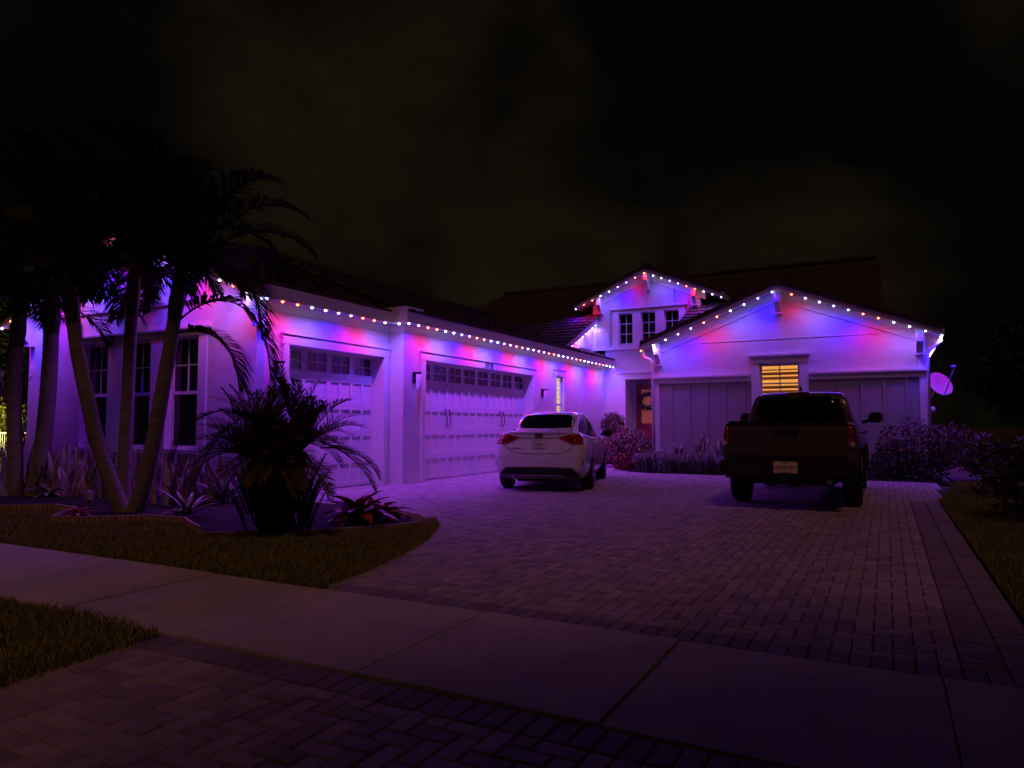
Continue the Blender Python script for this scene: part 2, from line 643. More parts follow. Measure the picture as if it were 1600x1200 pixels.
# reddish pebbles at the tip of the bed
mb = MB()
for i in range(900):
    u = random.random()
    k = random.randint(5, 8)
    e0, e1 = LAWN_EDGE[k], LAWN_EDGE[min(k + 1, len(LAWN_EDGE) - 1)]
    x = e0[0] + (e1[0] - e0[0]) * u - random.uniform(.03, .24)
    y = e0[1] + (e1[1] - e0[1]) * u - random.uniform(-.02, .12)
    r_ = random.uniform(.009, .02)
    o = len(mb.v)
    for d in ((1, 0, 0), (0, 1, 0), (-1, 0, 0), (0, -1, 0), (0, 0, 1)):
        mb.v.append((x + d[0] * r_ * random.uniform(.7, 1.2), y + d[1] * r_ * random.uniform(.7, 1.2), .02 + d[2] * r_ * .8))
    mb.f += [(o, o + 1, o + 4), (o + 1, o + 2, o + 4), (o + 2, o + 3, o + 4), (o + 3, o, o + 4)]
tag(mb.build('gravel', gravel_m), 'band of small reddish pebbles around the tip of the bed', 'gravel', kind='stuff')


def grass(name, label, poly, dens, hmin, hmax, seed):
    rg = np.random.default_rng(seed)
    xs = np.array([p[0] for p in poly])
    ys = np.array([p[1] for p in poly])
    area = (xs.max() - xs.min()) * (ys.max() - ys.min())
    n = int(area * dens)
    px = rg.uniform(xs.min(), xs.max(), n)
    py = rg.uniform(ys.min(), ys.max(), n)
    ins = np.zeros(n, bool)
    j = len(poly) - 1
    for i in range(len(poly)):
        c = ((poly[i][1] > py) != (poly[j][1] > py))
        with np.errstate(divide='ignore', invalid='ignore'):
            xx = (poly[j][0] - poly[i][0]) * (py - poly[i][1]) / (poly[j][1] - poly[i][1] + 1e-12) + poly[i][0]
        ins ^= c & (px < xx)
        j = i
    px, py = px[ins], py[ins]
    n = len(px)
    h = rg.uniform(hmin, hmax, n) * (.75 + .5 * np.sin(px * 2.1 + 1.3 * np.sin(py * 3.0)) ** 2)
    a = rg.uniform(0, 2 * PI, n)
    lean = rg.uniform(.15, .95, n) * h
    w = rg.uniform(.0022, .0042, n)
    la = rg.uniform(0, 2 * PI, n)
    cx, sx = np.cos(a) * w, np.sin(a) * w
    lx, ly = np.cos(la) * lean, np.sin(la) * lean
    V = np.zeros((n, 5, 3))
    V[:, 0] = np.stack([px - cx, py - sx, np.full(n, -.03)], 1)
    V[:, 1] = np.stack([px + cx, py + sx, np.full(n, -.03)], 1)
    V[:, 2] = np.stack([px + cx * .8 + lx * .35, py + sx * .8 + ly * .35, h * .6], 1)
    V[:, 3] = np.stack([px - cx * .8 + lx * .35, py - sx * .8 + ly * .35, h * .6], 1)
    V[:, 4] = np.stack([px + lx, py + ly, h], 1)
    me = bpy.data.meshes.new(name)
    idx = np.arange(n)[:, None] * 5
    q = (idx + np.array([[0, 1, 2, 3]])).tolist()
    t = (idx + np.array([[3, 2, 4]])).tolist()
    me.from_pydata(V.reshape(-1, 3).tolist(), [], q + t)
    me.materials.append(grass_m)
    o = place(name, me)
    return tag(o, label, 'grass', kind='stuff')


lawnL = [(-17, SWB + .01), (-3.70, SWB + .01)] + [(x + .06, y) for x, y in LAWN_EDGE[1:7]] + [(-5.02, 7.0), (-5.08, 6.6), (-5.69, 5.80), (-6.55, 5.18), (-6.95, 5.38), (-7.37, 5.62), (-7.98, 5.55), (-8.5, 5.05), (-8.85, 4.92), (-9.55, 5.60), (-10.17, 5.72), (-10.77, 5.31), (-17, 5.35)]
sheet('lawn', lawnL, -.006, soil)
grass('lawn_grass', 'dim olive lawn between the sidewalk and the garden edging', lawnL, 5200, .035, .075, 1)
lawn2 = [(-9, -1), (-3.58, -1), (-3.60, 1.8), (-3.66, 2.45), (-3.72, SWF - .01), (-9, SWF - .02)]
sheet('lawn', lawn2, -.006, soil)
grass('verge_grass', 'dark patch of verge grass on the street side of the sidewalk', lawn2, 5200, .04, .08, 2)
lawnR = [(DR_R + .02, SWB + .01), (5.5, SWB + .01), (5.5, 17.2), (1.2, 17.2), (DR_R + .02, 12.9)]
sheet('lawn', lawnR, -.006, soil)
grass('side_lawn_grass', 'narrow strip of lawn along the right edge of the driveway', lawnR, 2600, .04, .085, 3)
lawnB = [(1.25, 17.25), (14, 17.25), (14, 40), (1.25, 40)]
sheet('lawn', lawnB, -.006, soil)

# ================================================================== THE HOUSE
C1, C2 = -9.07, -8.70          # the two garage wall planes (they face the driveway)
YG, YS, YE = 8.33, 11.65, 23.4   # garage front, the step, the entry wall
YW = 19.2                      # front of the right wing
ZS = 3.27                      # soffit height
OV = .36                       # eave overhang
house = root('house', 'white stucco single family house with gables, garage doors and dark tile roof', 'house', (-8, 16, 0))


def P(mb, name, m, parent=None, **k):
    return mb.build(name, m, parent or house, **k)


def wall_x(x, y0, y1, z0, z1, holes, thick=.22, face=1):
    """wall in a plane of constant x (its face at x looking +x); holes (y0,y1,z0,z1)"""
    mb = MB()
    ycut = sorted({y0, y1} | {h[0] for h in holes} | {h[1] for h in holes})
    for a, b in zip(ycut[:-1], ycut[1:]):
        zs = sorted([(h[2], h[3]) for h in holes if h[0] <= a + 1e-6 and h[1] >= b - 1e-6])
        z = z0
        for (p, q) in zs:
            if p > z: mb.box(x - thick, x, a, b, z, p)
            z = q
        if z < z1: mb.box(x - thick, x, a, b, z, z1)
    return mb


def wall_y(y, x0, x1, z0, z1, holes, thick=.22):
    mb = MB()
    xcut = sorted({x0, x1} | {h[0] for h in holes} | {h[1] for h in holes})
    for a, b in zip(xcut[:-1], xcut[1:]):
        zs = sorted([(h[2], h[3]) for h in holes if h[0] <= a + 1e-6 and h[1] >= b - 1e-6])
        z = z0
        for (p, q) in zs:
            if p > z: mb.box(a, b, y, y + thick, z, p)
            z = q
        if z < z1: mb.box(a, b, y, y + thick, z, z1)
    return mb


# ---- garage walls
D1 = (8.86, 11.46, 0.0, 2.60)
D2 = (12.40, 17.60, 0.0, 2.60)
WN = (19.16, 19.72, .95, 2.69)
w1 = P(wall_x(C1, YG + .22, YS, 0, ZS + .1, [D1], thick=.30), 'wall', stucco)
w2 = P(wall_x(C2, YS, YE, 0, ZS + .1, [D2, WN], thick=.30), 'wall', stucco)
# return of the step
P(MB().box(C1 - .3, C2 - .301, YS + .002, YS + .2, 0, ZS + .1), 'wall_return', stucco)

# frieze under the soffit
P(MB().box(C1, C1 + .025, YG - .02, YS, 3.13, ZS), 'frieze_board', trim, w1)
P(MB().box(C2, C2 + .025, YS - .025, YE, 3.13, ZS), 'frieze_board', trim, w2)
P(MB().box(C1 + .025, C2, YS - .025, YS, 3.13, ZS), 'frieze_board', trim, w2)


def casing_x(x, y0, y1, z0, z1, w, parent, sill=False, name='casing', head=.20):
    e = .035
    P(MB().box(x, x + e, y0 - w, y0, z0, z1), name, trim, parent)
    P(MB().box(x, x + e, y1, y1 + w, z0, z1), name, trim, parent)
    P(MB().box(x, x + e + .005, y0 - w - .02, y1 + w + .02, z1, z1 + head - .03), 'head_' + name, trim, parent)
    P(MB().box(x, x + e + .03, y0 - w - .04, y1 + w + .04, z1 + head - .03, z1 + head), 'drip_cap', trim, parent)
    if sill:
        P(MB().box(x, x + .07, y0 - w, y1 + w, z0 - .09, z0), 'sill', trim, parent)


def garage_door(x, D, ngroups, label):
    """sectional door, window row on top; x is the face of the wall"""
    y0, y1, z0, z1 = D
    xf = x - .27
    door = P(MB().box(xf - .06, xf - .034, y0 - .02, y1 + .02, .012, z1 + .03), 'garage_door', door_w)
    door['label'] = label
    n = ngroups * 4
    W = (y1 - y0) / n
    rowh = 2.10 / 4
    rails = MB()
    # stiles and rails stand proud of the recessed panels
    for r_ in range(4):
        zb = .015 + r_ * rowh
        rails.box(xf - .034, xf, y0, y1, zb, zb + .075)
        rails.box(xf - .034, xf, y0, y1, zb + rowh - .082, zb + rowh - .001)
        for k in range(n + 1):
            w = .055 if k % 4 == 0 else .032
            a, b = max(y0, y0 + k * W - w), min(y1, y0 + k * W + w)
            rails.box(xf - .034, xf, a, b, zb + .075, zb + rowh - .082)
    P(rails, 'door_rails', door_w, door)
    pm = None
    for r_ in range(4):
        zb = .015 + r_ * rowh
        for k in range(n):
            l_ = .055 if k % 4 == 0 else .032
            r2 = .055 if k % 4 == 3 else .032
            a, b = y0 + k * W + l_, y0 + (k + 1) * W - r2
            bx('panel', door_w, door, xf - .034, xf - .026, a, b, zb + .075, zb + rowh - .09)
    # window row
    zb, zt = 2.115, z1 + .02
    nw = ngroups * 2
    Ww = (y1 - y0) / nw
    fr = MB()
    fr.box(xf - .034, xf, y0, y1, zb, zb + .09)
    fr.box(xf - .034, xf, y0, y1, zt - .07, zt)
    for k in range(nw + 1):
        a, b = max(y0, y0 + k * Ww - .075), min(y1, y0 + k * Ww + .075)
        fr.box(xf - .034, xf, a, b, zb + .09, zt - .07)
    P(fr, 'window_rails', door_w, door)
    for k in range(nw):
        a, b = y0 + k * Ww + .075, y0 + (k + 1) * Ww - .075
        zl, zh = zb + .09, zt - .07
        bx('window_pane', glass_g, door, xf - .02, xf - .012, a, b, zl, zh)
        mm = MB()
        mm.box(xf - .012, xf + .004, (a + b) / 2 - .011, (a + b) / 2 + .011, zl, zh)
        mm.box(xf - .012, xf + .002, a, b, (zl + zh) / 2 - .011, (zl + zh) / 2 + .011)
        for p, q, r2, s in ((a - .018, a, zl - .018, zh + .018), (b, b + .018, zl - .018, zh + .018)):
            mm.box(xf, xf + .01, p, q, r2, s)
        mm.box(xf, xf + .01, a, b, zl - .018, zl)
        mm.box(xf, xf + .01, a, b, zh, zh + .018)
        P(mm, 'muntin', door_w, door)
    # pull handles in pairs
    ym = [(y0 + y1) / 2] if ngroups == 2 else [y0 + (y1 - y0) * .25, y0 + (y1 - y0) * .75]
    for yc in ym:
        for s in (-.075, .075):
            pts = []
            for i in range(9):
                t = i / 8
                pts.append((xf + .012 + .035 * math.sin(PI * t), yc + s + .022 * math.sin(2 * PI * t), 1.17 + .40 * t))
            P(MB().tube(pts, [.016, .011, .010, .010, .010, .010, .010, .011, .016], 6), 'handle', black_metal, door, smooth=True)
    # jambs and head of the reveal
    jm = MB()
    jm.box(xf + .002, x - .002, y0 - .02, y0 + .006, .002, z1 - .006)
    jm.box(xf + .002, x - .002, y1 - .006, y1 + .02, .002, z1 - .006)
    jm.box(xf + .002, x - .002, y0 - .02, y1 + .02, z1 - .006, z1 + .02)
    P(jm, 'door_reveal', trim, door)
    bx('door_seal', black_metal, door, xf - .04, xf - .002, y0, y1, .001, .012)
    return door


gd1 = garage_door(C1, D1, 2, 'single white panelled garage door with a row of four small windows')
gd2 = garage_door(C2, D2, 4, 'double white panelled garage door with a row of eight small windows')
casing_x(C1, D1[0], D1[1], 0, D1[3], .13, w1)
casing_x(C2, D2[0], D2[1], 0, D2[3], .15, w2)

# the house number on the head casing of the double door
tm = text_mesh('5918', .205, number_m, .006)
place('house_number', tm, house, (C2 + .048, 15.10, 2.683), rot=(PI / 2, 0, PI / 2))
bx('keypad', black_metal, house, C2, C2 + .03, 17.88, 17.97, 1.28, 1.46)

# narrow side window with a lit room behind pale blinds
sw = P(wall_x(C2 - .06, WN[0], WN[1], WN[2], WN[3], [(WN[0] + .05, WN[1] - .05, WN[2] + .05, 1.80), (WN[0] + .05, WN[1] - .05, 1.85, WN[3] - .05)], thick=.05), 'side_window', trim)
casing_x(C2, WN[0], WN[1], WN[2], WN[3], .14, sw, sill=True)
bx('window_pane', mat('clear_pane', (1, 1, 1), .02, trans=1.0), sw, C2 - .092, C2 - .088, WN[0] + .05, WN[1] - .05, WN[2] + .05, WN[3] - .05)
z = WN[2] + .06
while z < WN[3] - .06:
    MB().add([(C2 - .17, WN[0] + .02, z + .03), (C2 - .115, WN[0] + .02, z), (C2 - .115, WN[1] - .02, z), (C2 - .17, WN[1] - .02, z + .03)] +
             [(C2 - .17, WN[0] + .02, z + .036), (C2 - .115, WN[0] + .02, z + .006), (C2 - .115, WN[1] - .02, z + .006), (C2 - .17, WN[1] - .02, z + .036)],
             [(0, 1, 2, 3), (7, 6, 5, 4), (0, 4, 5, 1), (1, 5, 6, 2), (2, 6, 7, 3), (3, 7, 4, 0)]).build('blind_slat', blind_y, sw)
    z += .14
bx('lit_room', lit_y, sw, C2 - .29, C2 - .28, WN[0] - .0, WN[1] + .0, WN[2], WN[3])

# ---- left gable wall
GX0, GX1 = -16.0, C1
GXC = (GX0 + GX1) / 2
PIT = .385
zr = ZS + PIT * ((GX1 - GX0) / 2)
LW = [(-14.08, -13.22), (-12.80, -11.94), (-11.50, -10.64)]
lz0, lz1 = .78, 2.80
wl_ = P(wall_y(YG, GX0, GX1, 0, ZS + .1, [(a, b, lz0, lz1) for a, b in LW]), 'wall', stucco_fine)
P(MB().prism([(GX0, ZS + .1), (GX1, ZS + .1), (GX1, ZS + .14), (GXC, zr + .12), (GX0, ZS + .14)], 'y', YG, YG + .22), 'gable_wall', stucco_fine)
P(MB().box(GX0, GX0 + .2, YG + .22, 22, 0, ZS + .1), 'wall', stucco_fine)
P(MB().box(GX0, GX1 + .01, YG - .03, YG, 3.40, 3.45), 'string_course', trim, wl_)
for a, b in LW:
    wd = P(wall_y(YG + .09, a, b, lz0, lz1, [(a + .05, b - .05, lz0 + .06, 1.76), (a + .05, b - .05, 1.82, lz1 - .05)], thick=.05), 'sash_window', trim)
    for zz0, zz1 in ((lz0 + .06, 1.76), (1.82, lz1 - .05)):
        bx('window_pane', glass_d, wd, a + .05, b - .05, YG + .115, YG + .122, zz0, zz1)
    m_ = MB().box((a + b) / 2 - .011, (a + b) / 2 + .011, YG + .098, YG + .115, 1.82, lz1 - .05)
    m_.box(a + .05, b - .05, YG + .100, YG + .115, 2.28, 2.302)
    P(m_, 'muntin', trim, wd)
    rv = MB().box(a - .001, a + .0, YG, YG + .09, lz0, lz1)
    bx('sill', trim, wd, a - .05, b + .05, YG - .07, YG + .089, lz0 - .08, lz0 + .002)
# casing boards of the triple window
for a, b in ((-14.42, -14.08), (-13.22, -12.80), (-11.94, -11.50), (-10.64, -10.44)):
    bx('casing', trim, house, a, b, YG - .04, YG, lz0 - .08, lz1)
bx('casing', trim, house, -14.44, -10.42, YG - .045, YG, lz1, lz1 + .12)
bx('drip_cap', trim, house, -14.50, -10.36, YG - .09, YG, lz1 + .12, lz1 + .155)
bx('base_trim', trim, house, -14.42, -10.44, YG - .035, YG, .0, lz0 - .081)
bx('corner_trim', trim, house, GX1 - .16, GX1 + .028, YG - .03, YG, 0, 3.13)
bx('corner_trim', trim, house, GX1, GX1 + .028, YG, YG + .14, 0, 3.13)


# ---- roofs
def tile_shape(w, l):
    """a low arched tile with a thick butt end; x across, y up the slope"""
    n = 5
    v, f = [], []
    for yy, zz in ((0, .045), (l * 1.12, .012)):
        for i in range(n + 1):
            t = i / n
            v.append(((t - .5) * w, yy, zz + .028 * math.sin(PI * t)))
    for i in range(n + 1):
        v.append(((i / n - .5) * w, 0, .006))
    for i in range(n):
        f.append((i, i + 1, n + 2 + i, n + 1 + i))
        f.append((2 * n + 2 + i, 2 * n + 3 + i, i + 1, i))
    a = len(v)
    v += [(-.5 * w, l * 1.12, 0), (.5 * w, l * 1.12, 0)]
    f += [(0, n + 1, a, 2 * n + 2), (n, 3 * n + 2, a + 1, 2 * n + 1)]
    return v, f


TW, TL = .30, .36
TV, TF = tile_shape(TW * .985, TL)
tile_mesh = MB().add(TV, TF).mesh('roof_tile', tile_m)


def tiles(parent, O, u, v, nu, nv, inside, single=lambda c: False):
    """lay nu x nv tiles from O along u (eave) and v (up the slope)"""
    u, v = Vector(u).normalized(), Vector(v).normalized()
    n = u.cross(v).normalized()
    if n.z < 0:
        n = -n
    M = Matrix((u, v, n)).transposed()
    rot = M.to_euler()
    V, F = [], []
    for j in range(nv):
        for i in range(nu):
            p = Vector(O) + u * (TW * (i + .5)) + v * (TL * j) + n * .004
            c = p + v * TL * .5
            if not inside(c):
                continue
            if single(c):
                place('roof_tile', tile_mesh, parent, p, rot=rot)
            else:
                o = len(V)
                V += [tuple(p + M @ Vector(q)) for q in TV]
                F += [tuple(k + o for k in q) for q in TF]
    if V:
        mb = MB()
        mb.v, mb.f = V, F
        tag(mb.build('roof_tiles', tile_m, parent), kind='stuff')


def gable_roof(name, xc, half, zb, pit, y0, y1, barge=True):
    """ridge runs along y. zb: soffit height at the apex on the front edge"""
    ze = zb - pit * half
    rf = P(MB().prism([(xc - half, ze + .03), (xc, zb + .03), (xc + half, ze + .03), (xc + half, ze + .17), (xc, zb + .17), (xc - half, ze + .17)], 'y', y0 + .045, y1), name, deck_m)
    P(MB().prism([(xc - half + .02, ze + .008), (xc, zb), (xc + half - .02, ze + .008), (xc + half - .02, ze + .03), (xc, zb + .03), (xc - half + .02, ze + .03)], 'y', y0 + .045, y1 - .1), 'soffit', soffit_m, rf)
    for s in (-1, 1):
        P(MB().prism([(xc, zb - .025), (xc + s * half, ze - .025), (xc + s * half, ze + .155), (xc, zb + .155)], 'y', y0, y0 + .044), 'barge_board', trim, rf)
        P(MB().box(xc + s * half, xc + s * (half + .03), y0, y1, ze - .03, ze + .15), 'fascia', trim, rf)
    # ridge and verge tiles
    k = int((y1 - y0) / .38)
    rg_ = MB()
    for i in range(k):
        a = y0 - .03 + i * .38
        rg_.tube([(xc, a, zb + .185), (xc, a + .40, zb + .17)], [.115, .095], 8)
    tag(P(rg_, 'ridge_tiles', tile_m, rf), kind='stuff')
    vg = MB()
    L = math.hypot(half, pit * half)
    k = int(L / .36)
    for s in (-1, 1):
        for i in range(k):
            t0, t1 = i / k, (i + 1.06) / k
            t1 = min(1, t1)
            xa, xb = xc + s * half * (1 - t0), xc + s * half * (1 - t1)
            za, zb_ = ze + .165 + (zb - ze) * t0, ze + .165 + (zb - ze) * t1
            vg.prism([(xa, za - .06), (xa, za + .075), (xb, zb_ + .045), (xb, zb_ - .06)], 'y', y0 - .035, y0 + .16)
    tag(P(vg, 'verge_tiles', tile_m, rf), kind='stuff')
    P(MB().lathe([(.0, -.1), (.12, -.06), (.14, .0), (.12, .06), (.0, .1)], 10, 'y', (xc, y0 + .05, zb + .24)), 'ridge_end_cap', tile_m, rf, smooth=True)
    return rf


def frieze_rake(xc, half, zb, pit, y, h=.24, inner=.0, parent=None):
    for s in (-1, 1):
        e = half - inner
        P(MB().prism([(xc, zb - h), (xc + s * e, zb - pit * e - h), (xc + s * e, zb - pit * e), (xc, zb)], 'y', y - .03, y), 'frieze_board', trim, parent)


def bracket(x, y0, y1, zt, h=.50, w=.13, parent=None):
    """timber bracket: tapered upright against the wall with an outrigger under the barge"""
    b = P(MB().prism([(y0 + .02, zt), (y1, zt), (y1, zt - h), (y1 - .10, zt - h), (y0 + .02, zt - h * .55)], 'x', x - w / 2, x + w / 2), 'bracket', trim, parent)
    P(MB().box(x - w / 2 - .02, x + w / 2 + .02, y1 - .14, y1, zt - h - .04, zt - h), 'bracket_foot', trim, b)
    return b


# left garage wing: gable toward the street, roof runs back over the garage
GH = (GX1 - GX0) / 2 + OV
LZB = ZS + PIT * GH
Y0L = YG - .40
rfl = gable_roof('garage_roof', GXC, GH, LZB, PIT, Y0L, YS - .0)
frieze_rake(GXC, GH - OV, LZB - .02, PIT, YG, .20)
for xx in (GX0 + .12, GXC, GX1 - .10):
    bracket(xx, Y0L + .05, YG, LZB - PIT * abs(xx - GXC) - .01, h=.55)
# second garage section: steps out toward the driveway, a little higher
E2 = C2 + OV
ZF = ZS + .19
A2 = .40
ridge2 = ZF + A2 * (E2 - GXC)
VY = 20.3                     # where the upper wall starts
RZ0, RM = 3.69, .45           # front slope of the main roof: z = RZ0 + RM (y - 20.3)


def zmain(y):
    return RZ0 + RM * (y - VY)


rf2 = P(MB().prism([(E2, ZF - .02), (GXC, ridge2 - .02), (GX0 - OV, ZF - .02 - .35), (GX0 - OV, ZF - .3 - .2), (GXC, ridge2 - .16), (E2 - .05, ZF - .12)], 'y', YS - .36, VY + 3.0), 'garage_roof', deck_m)
su = Vector((0, 1, 0))
sv = Vector((-1, 0, A2)).normalized()
nu2 = int((VY + 3 - (YS - .36)) / TW)


def inside_a(c):
    return c.x > GXC and c.z > zmain(c.y) - .03 or (c.x > GXC and c.y < VY and c.z >= zmain(c.y) - 5)


tiles(rf2, (E2 + .03, YS - .38, ZF - .01), su, sv, nu2, 13, lambda c: c.x > GXC and c.y < VY + 3 and not (c.y > VY - .1 and c.x < -9.0), single=lambda c: c.x > E2 - .36)
tiles(rfl, (GX1 + OV + .02, Y0L, ZS + .17), su, Vector((-1, 0, PIT)), int((YS - Y0L - .3) / TW), 12, lambda c: c.x > GXC and c.y < YS - .3, single=lambda c: c.x > GX1 + OV - .36)
rg_ = MB()
for i in range(int((VY + 2 - YS) / .38)):
    a = YS - .40 + i * .38
    rg_.tube([(GXC, a, ridge2 + .05), (GXC, a + .4, ridge2 + .03)], [.12, .10], 8)
tag(P(rg_, 'ridge_tiles', tile_m, rf2), kind='stuff')
# eave fascia and soffit of both sections
E1 = C1 + OV
P(MB().box(E1 + .031, E1 + .05, Y0L, YS - .38, ZS - .02, ZF), 'fascia', trim, rfl)
P(MB().box(C1, E1 + .03, YG, YS - .002, ZS, ZS + .006), 'soffit', soffit_m, rfl)
P(MB().box(E2, E2 + .022, YS - .38, YE - .02, ZS - .02, ZF), 'fascia', trim, rf2)
P(MB().box(E1 + .03, E2 + .022, YS - .402, YS - .38, ZS - .02, ZF), 'fascia', trim, rf2)
P(MB().box(C2, E2, YS - .38, YE - .02, ZS, ZS + .02), 'soffit', soffit_m, rf2)
P(MB().box(E1 + .051, C2, YS - .38, YS - .003, ZS + .001, ZS + .02), 'soffit', soffit_m, rf2)
# small boxes of flashing that stand on the fascia
P(MB().box(E1 - .15, E2 + .03, YS - .41, YS - .385, ZF - .0, ZF + .11).box(E2 + .005, E2 + .03, YS - .385, YS + .16, ZF, ZF + .11), 'flashing', trim, rf2)
P(MB().box(E2 + .0, E2 + .03, 20.15, 21.1, ZF - .02, ZF + .16), 'flashing', trim, rf2)

# skirt roof in front of the upper side wall
UX = -9.15                     # upper side wall plane
sk = P(MB().prism([(E2, ZF - .02), (UX, ZF + A2 * (E2 - UX) - .02), (UX, ZF - .05), (E2 - .03, ZF - .08)], 'y', VY + .2, YE - .02), 'skirt_roof', deck_m)
# upper side wall (looks toward the driveway) under the rake of the main roof
P(MB().prism([(VY - .3, ZF - .2), (YE + .6, ZF - .2), (YE + .6, zmain(YE + .6) - .16), (VY - .3, zmain(VY - .3) - .16)], 'x', UX - .2, UX), 'upper_side_wall', stucco)
RXL, RXR = -9.00, -5.70        # rakes of the main roof left and right of the entry gable
RY = 28.0
mainl = P(MB().prism([(VY - .55, zmain(VY - .55) - .02), (RY, zmain(RY) - .02), (RY + 6, zmain(RY) - 2.6), (RY + 6, zmain(RY) - 2.8), (RY, zmain(RY) - .18), (VY - .55, zmain(VY - .55) - .18)], 'x', -15.2, RXL), 'main_roof', deck_m)
mainr = P(MB().prism([(VY - .9, zmain(VY - .9) - .02), (RY, zmain(RY) - .02), (RY + 6, zmain(RY) - 2.6), (RY + 6, zmain(RY) - 2.8), (RY, zmain(RY) - .18), (VY - .9, zmain(VY - .9) - .18)], 'x', RXR, -.14), 'main_roof', deck_m)
P(MB().prism([(YE + .5, zmain(YE + .5) - .02), (RY, zmain(RY) - .02), (RY + 6, zmain(RY) - 2.6), (RY + 6, zmain(RY) - 2.8), (RY, zmain(RY) - .18), (YE + .5, zmain(YE + .5) - .18)], 'x', RXL, RXR), 'main_roof', deck_m)
mv = Vector((0, 1, RM)).normalized()
tiles(mainl, (-15.2, VY - .55, zmain(VY - .55) - .015), (1, 0, 0), mv, int((RXL + 15.2) / TW) + 1, 23, lambda c: c.x < RXL + .02 and not (c.x < -9.6 and c.z < ZF + A2 * (E2 - max(c.x, GXC)) - .1), single=lambda c: c.x > RXL - 2.6 and c.y < 24.6)
tiles(mainr, (RXR - .02, VY - .9, zmain(VY - .9) - .015), (1, 0, 0), mv, int((-.14 - RXR) / TW) + 1, 24, lambda c: True, single=lambda c: c.x < RXR + 1.3 and c.y > 21 and c.y < 25)
rg_ = MB()
for i in range(39):
    a = -15.2 + i * .385
    rg_.tube([(a, RY, zmain(RY) + .06), (a + .40, RY, zmain(RY) + .05)], [.12, .10], 8)
tag(P(rg_, 'ridge_tiles', tile_m, mainl), kind='stuff')
hp = MB().add([(-15.2, RY, zmain(RY) + .0), (-15.2, VY, zmain(VY)), (-18.6, VY, zmain(VY) - .2), (-15.2, RY + 6, zmain(VY)), (-18.6, RY + 6, zmain(VY) - .2)], [(0, 1, 2), (0, 2, 4, 3)])
P(hp, 'hip_roof', tile_m, mainl)
# rake boards
for xx, s, ya in ((RXL, 1, VY - .55), (RXR, -1, VY - .9)):
    P(MB().prism([(ya, zmain(ya) - .24), (YE + 1.2, zmain(YE + 1.2) - .24), (YE + 1.2, zmain(YE + 1.2) - .03), (ya, zmain(ya) - .03)], 'x', xx, xx + s * .035), 'rake_board', trim, mainl if s > 0 else mainr)
# gable end of the main roof at the right and its wall
P(MB().prism([(VY + .6, ZS), (RY + 5, ZS), (RY + 5, zmain(RY) - 2.4), (RY, zmain(RY) - .2), (VY + .6, zmain(VY + .6) - .2)], 'x', -.44, -.30), 'gable_wall', stucco_fine)

# ---- entry wall and upper gable
UXC, UH, UP_ = -7.12, 2.55, .415
UZB = 6.43
UY0 = 23.0
EO = (-7.95, -5.9, 0, 2.80)
P(wall_y(YE, C2, -5.66, 0, 3.92, [EO]), 'entry_wall', stucco_fine)
UW = [(-8.18, -7.68), (-7.37, -6.87), (-6.56, -6.06)]
uz0, uz1 = 4.03, 5.11
ux0, ux1 = UX, -5.35
uw = P(wall_y(YE, ux0, ux1, 3.92, 5.2, [(a, b, uz0, uz1) for a, b in UW]), 'upper_wall', siding_up)
P(MB().prism([(ux0, 5.2), (ux1, 5.2), (ux1, UZB - UP_ * abs(ux1 - UXC) + .02), (UXC, UZB + .02), (ux0, UZB - UP_ * abs(ux0 - UXC) + .02)], 'y', YE, YE + .22), 'gable_wall', siding_up)
P(MB().box(UX - .1, -5.35, YE - .05, YE, 3.84, 3.96), 'band_board', trim, uw)
P(MB().box(UX, UX + .13, YE - .03, YE, 3.96, 4.95), 'corner_trim', trim, uw)
for i in range(-4, 5):
    xx = UXC - .03 + i * .46
    if not (ux0 + .25 < xx < ux1 - .05): continue
    inw = -8.42 < xx < -5.8
    top = UZB - UP_ * abs(xx - UXC) - .22
    P(MB().box(xx - .022, xx + .022, YE - .035, YE, 5.34 if inw else 3.96, top), 'batten', siding_up, uw)
for a, b in UW:
    wd = P(wall_y(YE + .06, a, b, uz0, uz1, [(a + .03, b - .03, uz0 + .03, uz1 - .03)], thick=.05), 'upper_window', trim)
    m_ = MB().box((a + b) / 2 - .012, (a + b) / 2 + .012, YE + .066, YE + .085, uz0 + .03, uz1 - .03)
    for t in (1, 2):
        zz = uz0 + (uz1 - uz0) * t / 3
        m_.box(a + .03, b - .03, YE + .068, YE + .085, zz - .012, zz + .012)
    P(m_, 'muntin', trim, wd)
    for ci in range(2):
        for ri in range(3):
            xa = a + .03 if ci == 0 else (a + b) / 2 + .012
            xb = (a + b) / 2 - .012 if ci == 0 else b - .03
            za, zb_ = uz0 + .03 + (uz1 - uz0 - .06) * ri / 3, uz0 + .03 + (uz1 - uz0 - .06) * (ri + 1) / 3
            bx('window_pane', glass_d, wd, xa, xb, YE + .085, YE + .09, za + .004, zb_ - .004)
for a, b in ((-8.39, -8.18), (-7.68, -7.37), (-6.87, -6.56), (-6.06, -5.85)):
    P(MB().box(a, b, YE - .04, YE, 3.96, uz1), 'casing', trim, uw)
P(MB().box(-8.39, -5.85, YE - .045, YE, uz1, uz1 + .14), 'casing', trim, uw)
P(MB().box(-8.46, -5.78, YE - .09, YE, uz1 + .14, uz1 + .18), 'drip_cap', trim, uw)
rfu = gable_roof('entry_gable_roof', UXC, UH, UZB, UP_, UY0, RY - .3)
tiles(rfu, (UXC - UH - .02, UY0, UZB - UP_ * UH + .17), (0, 1, 0), Vector((1, 0, UP_)), 14, 8, lambda c: c.x < UXC)
frieze_rake(UXC, 1.95, UZB - .01, UP_, YE, .24)
for xx in (UXC - 1.72, UXC, UXC + 1.62):
    bracket(xx, UY0 + .05, YE, UZB - UP_ * abs(xx - UXC) - .005, h=.52, w=.12)
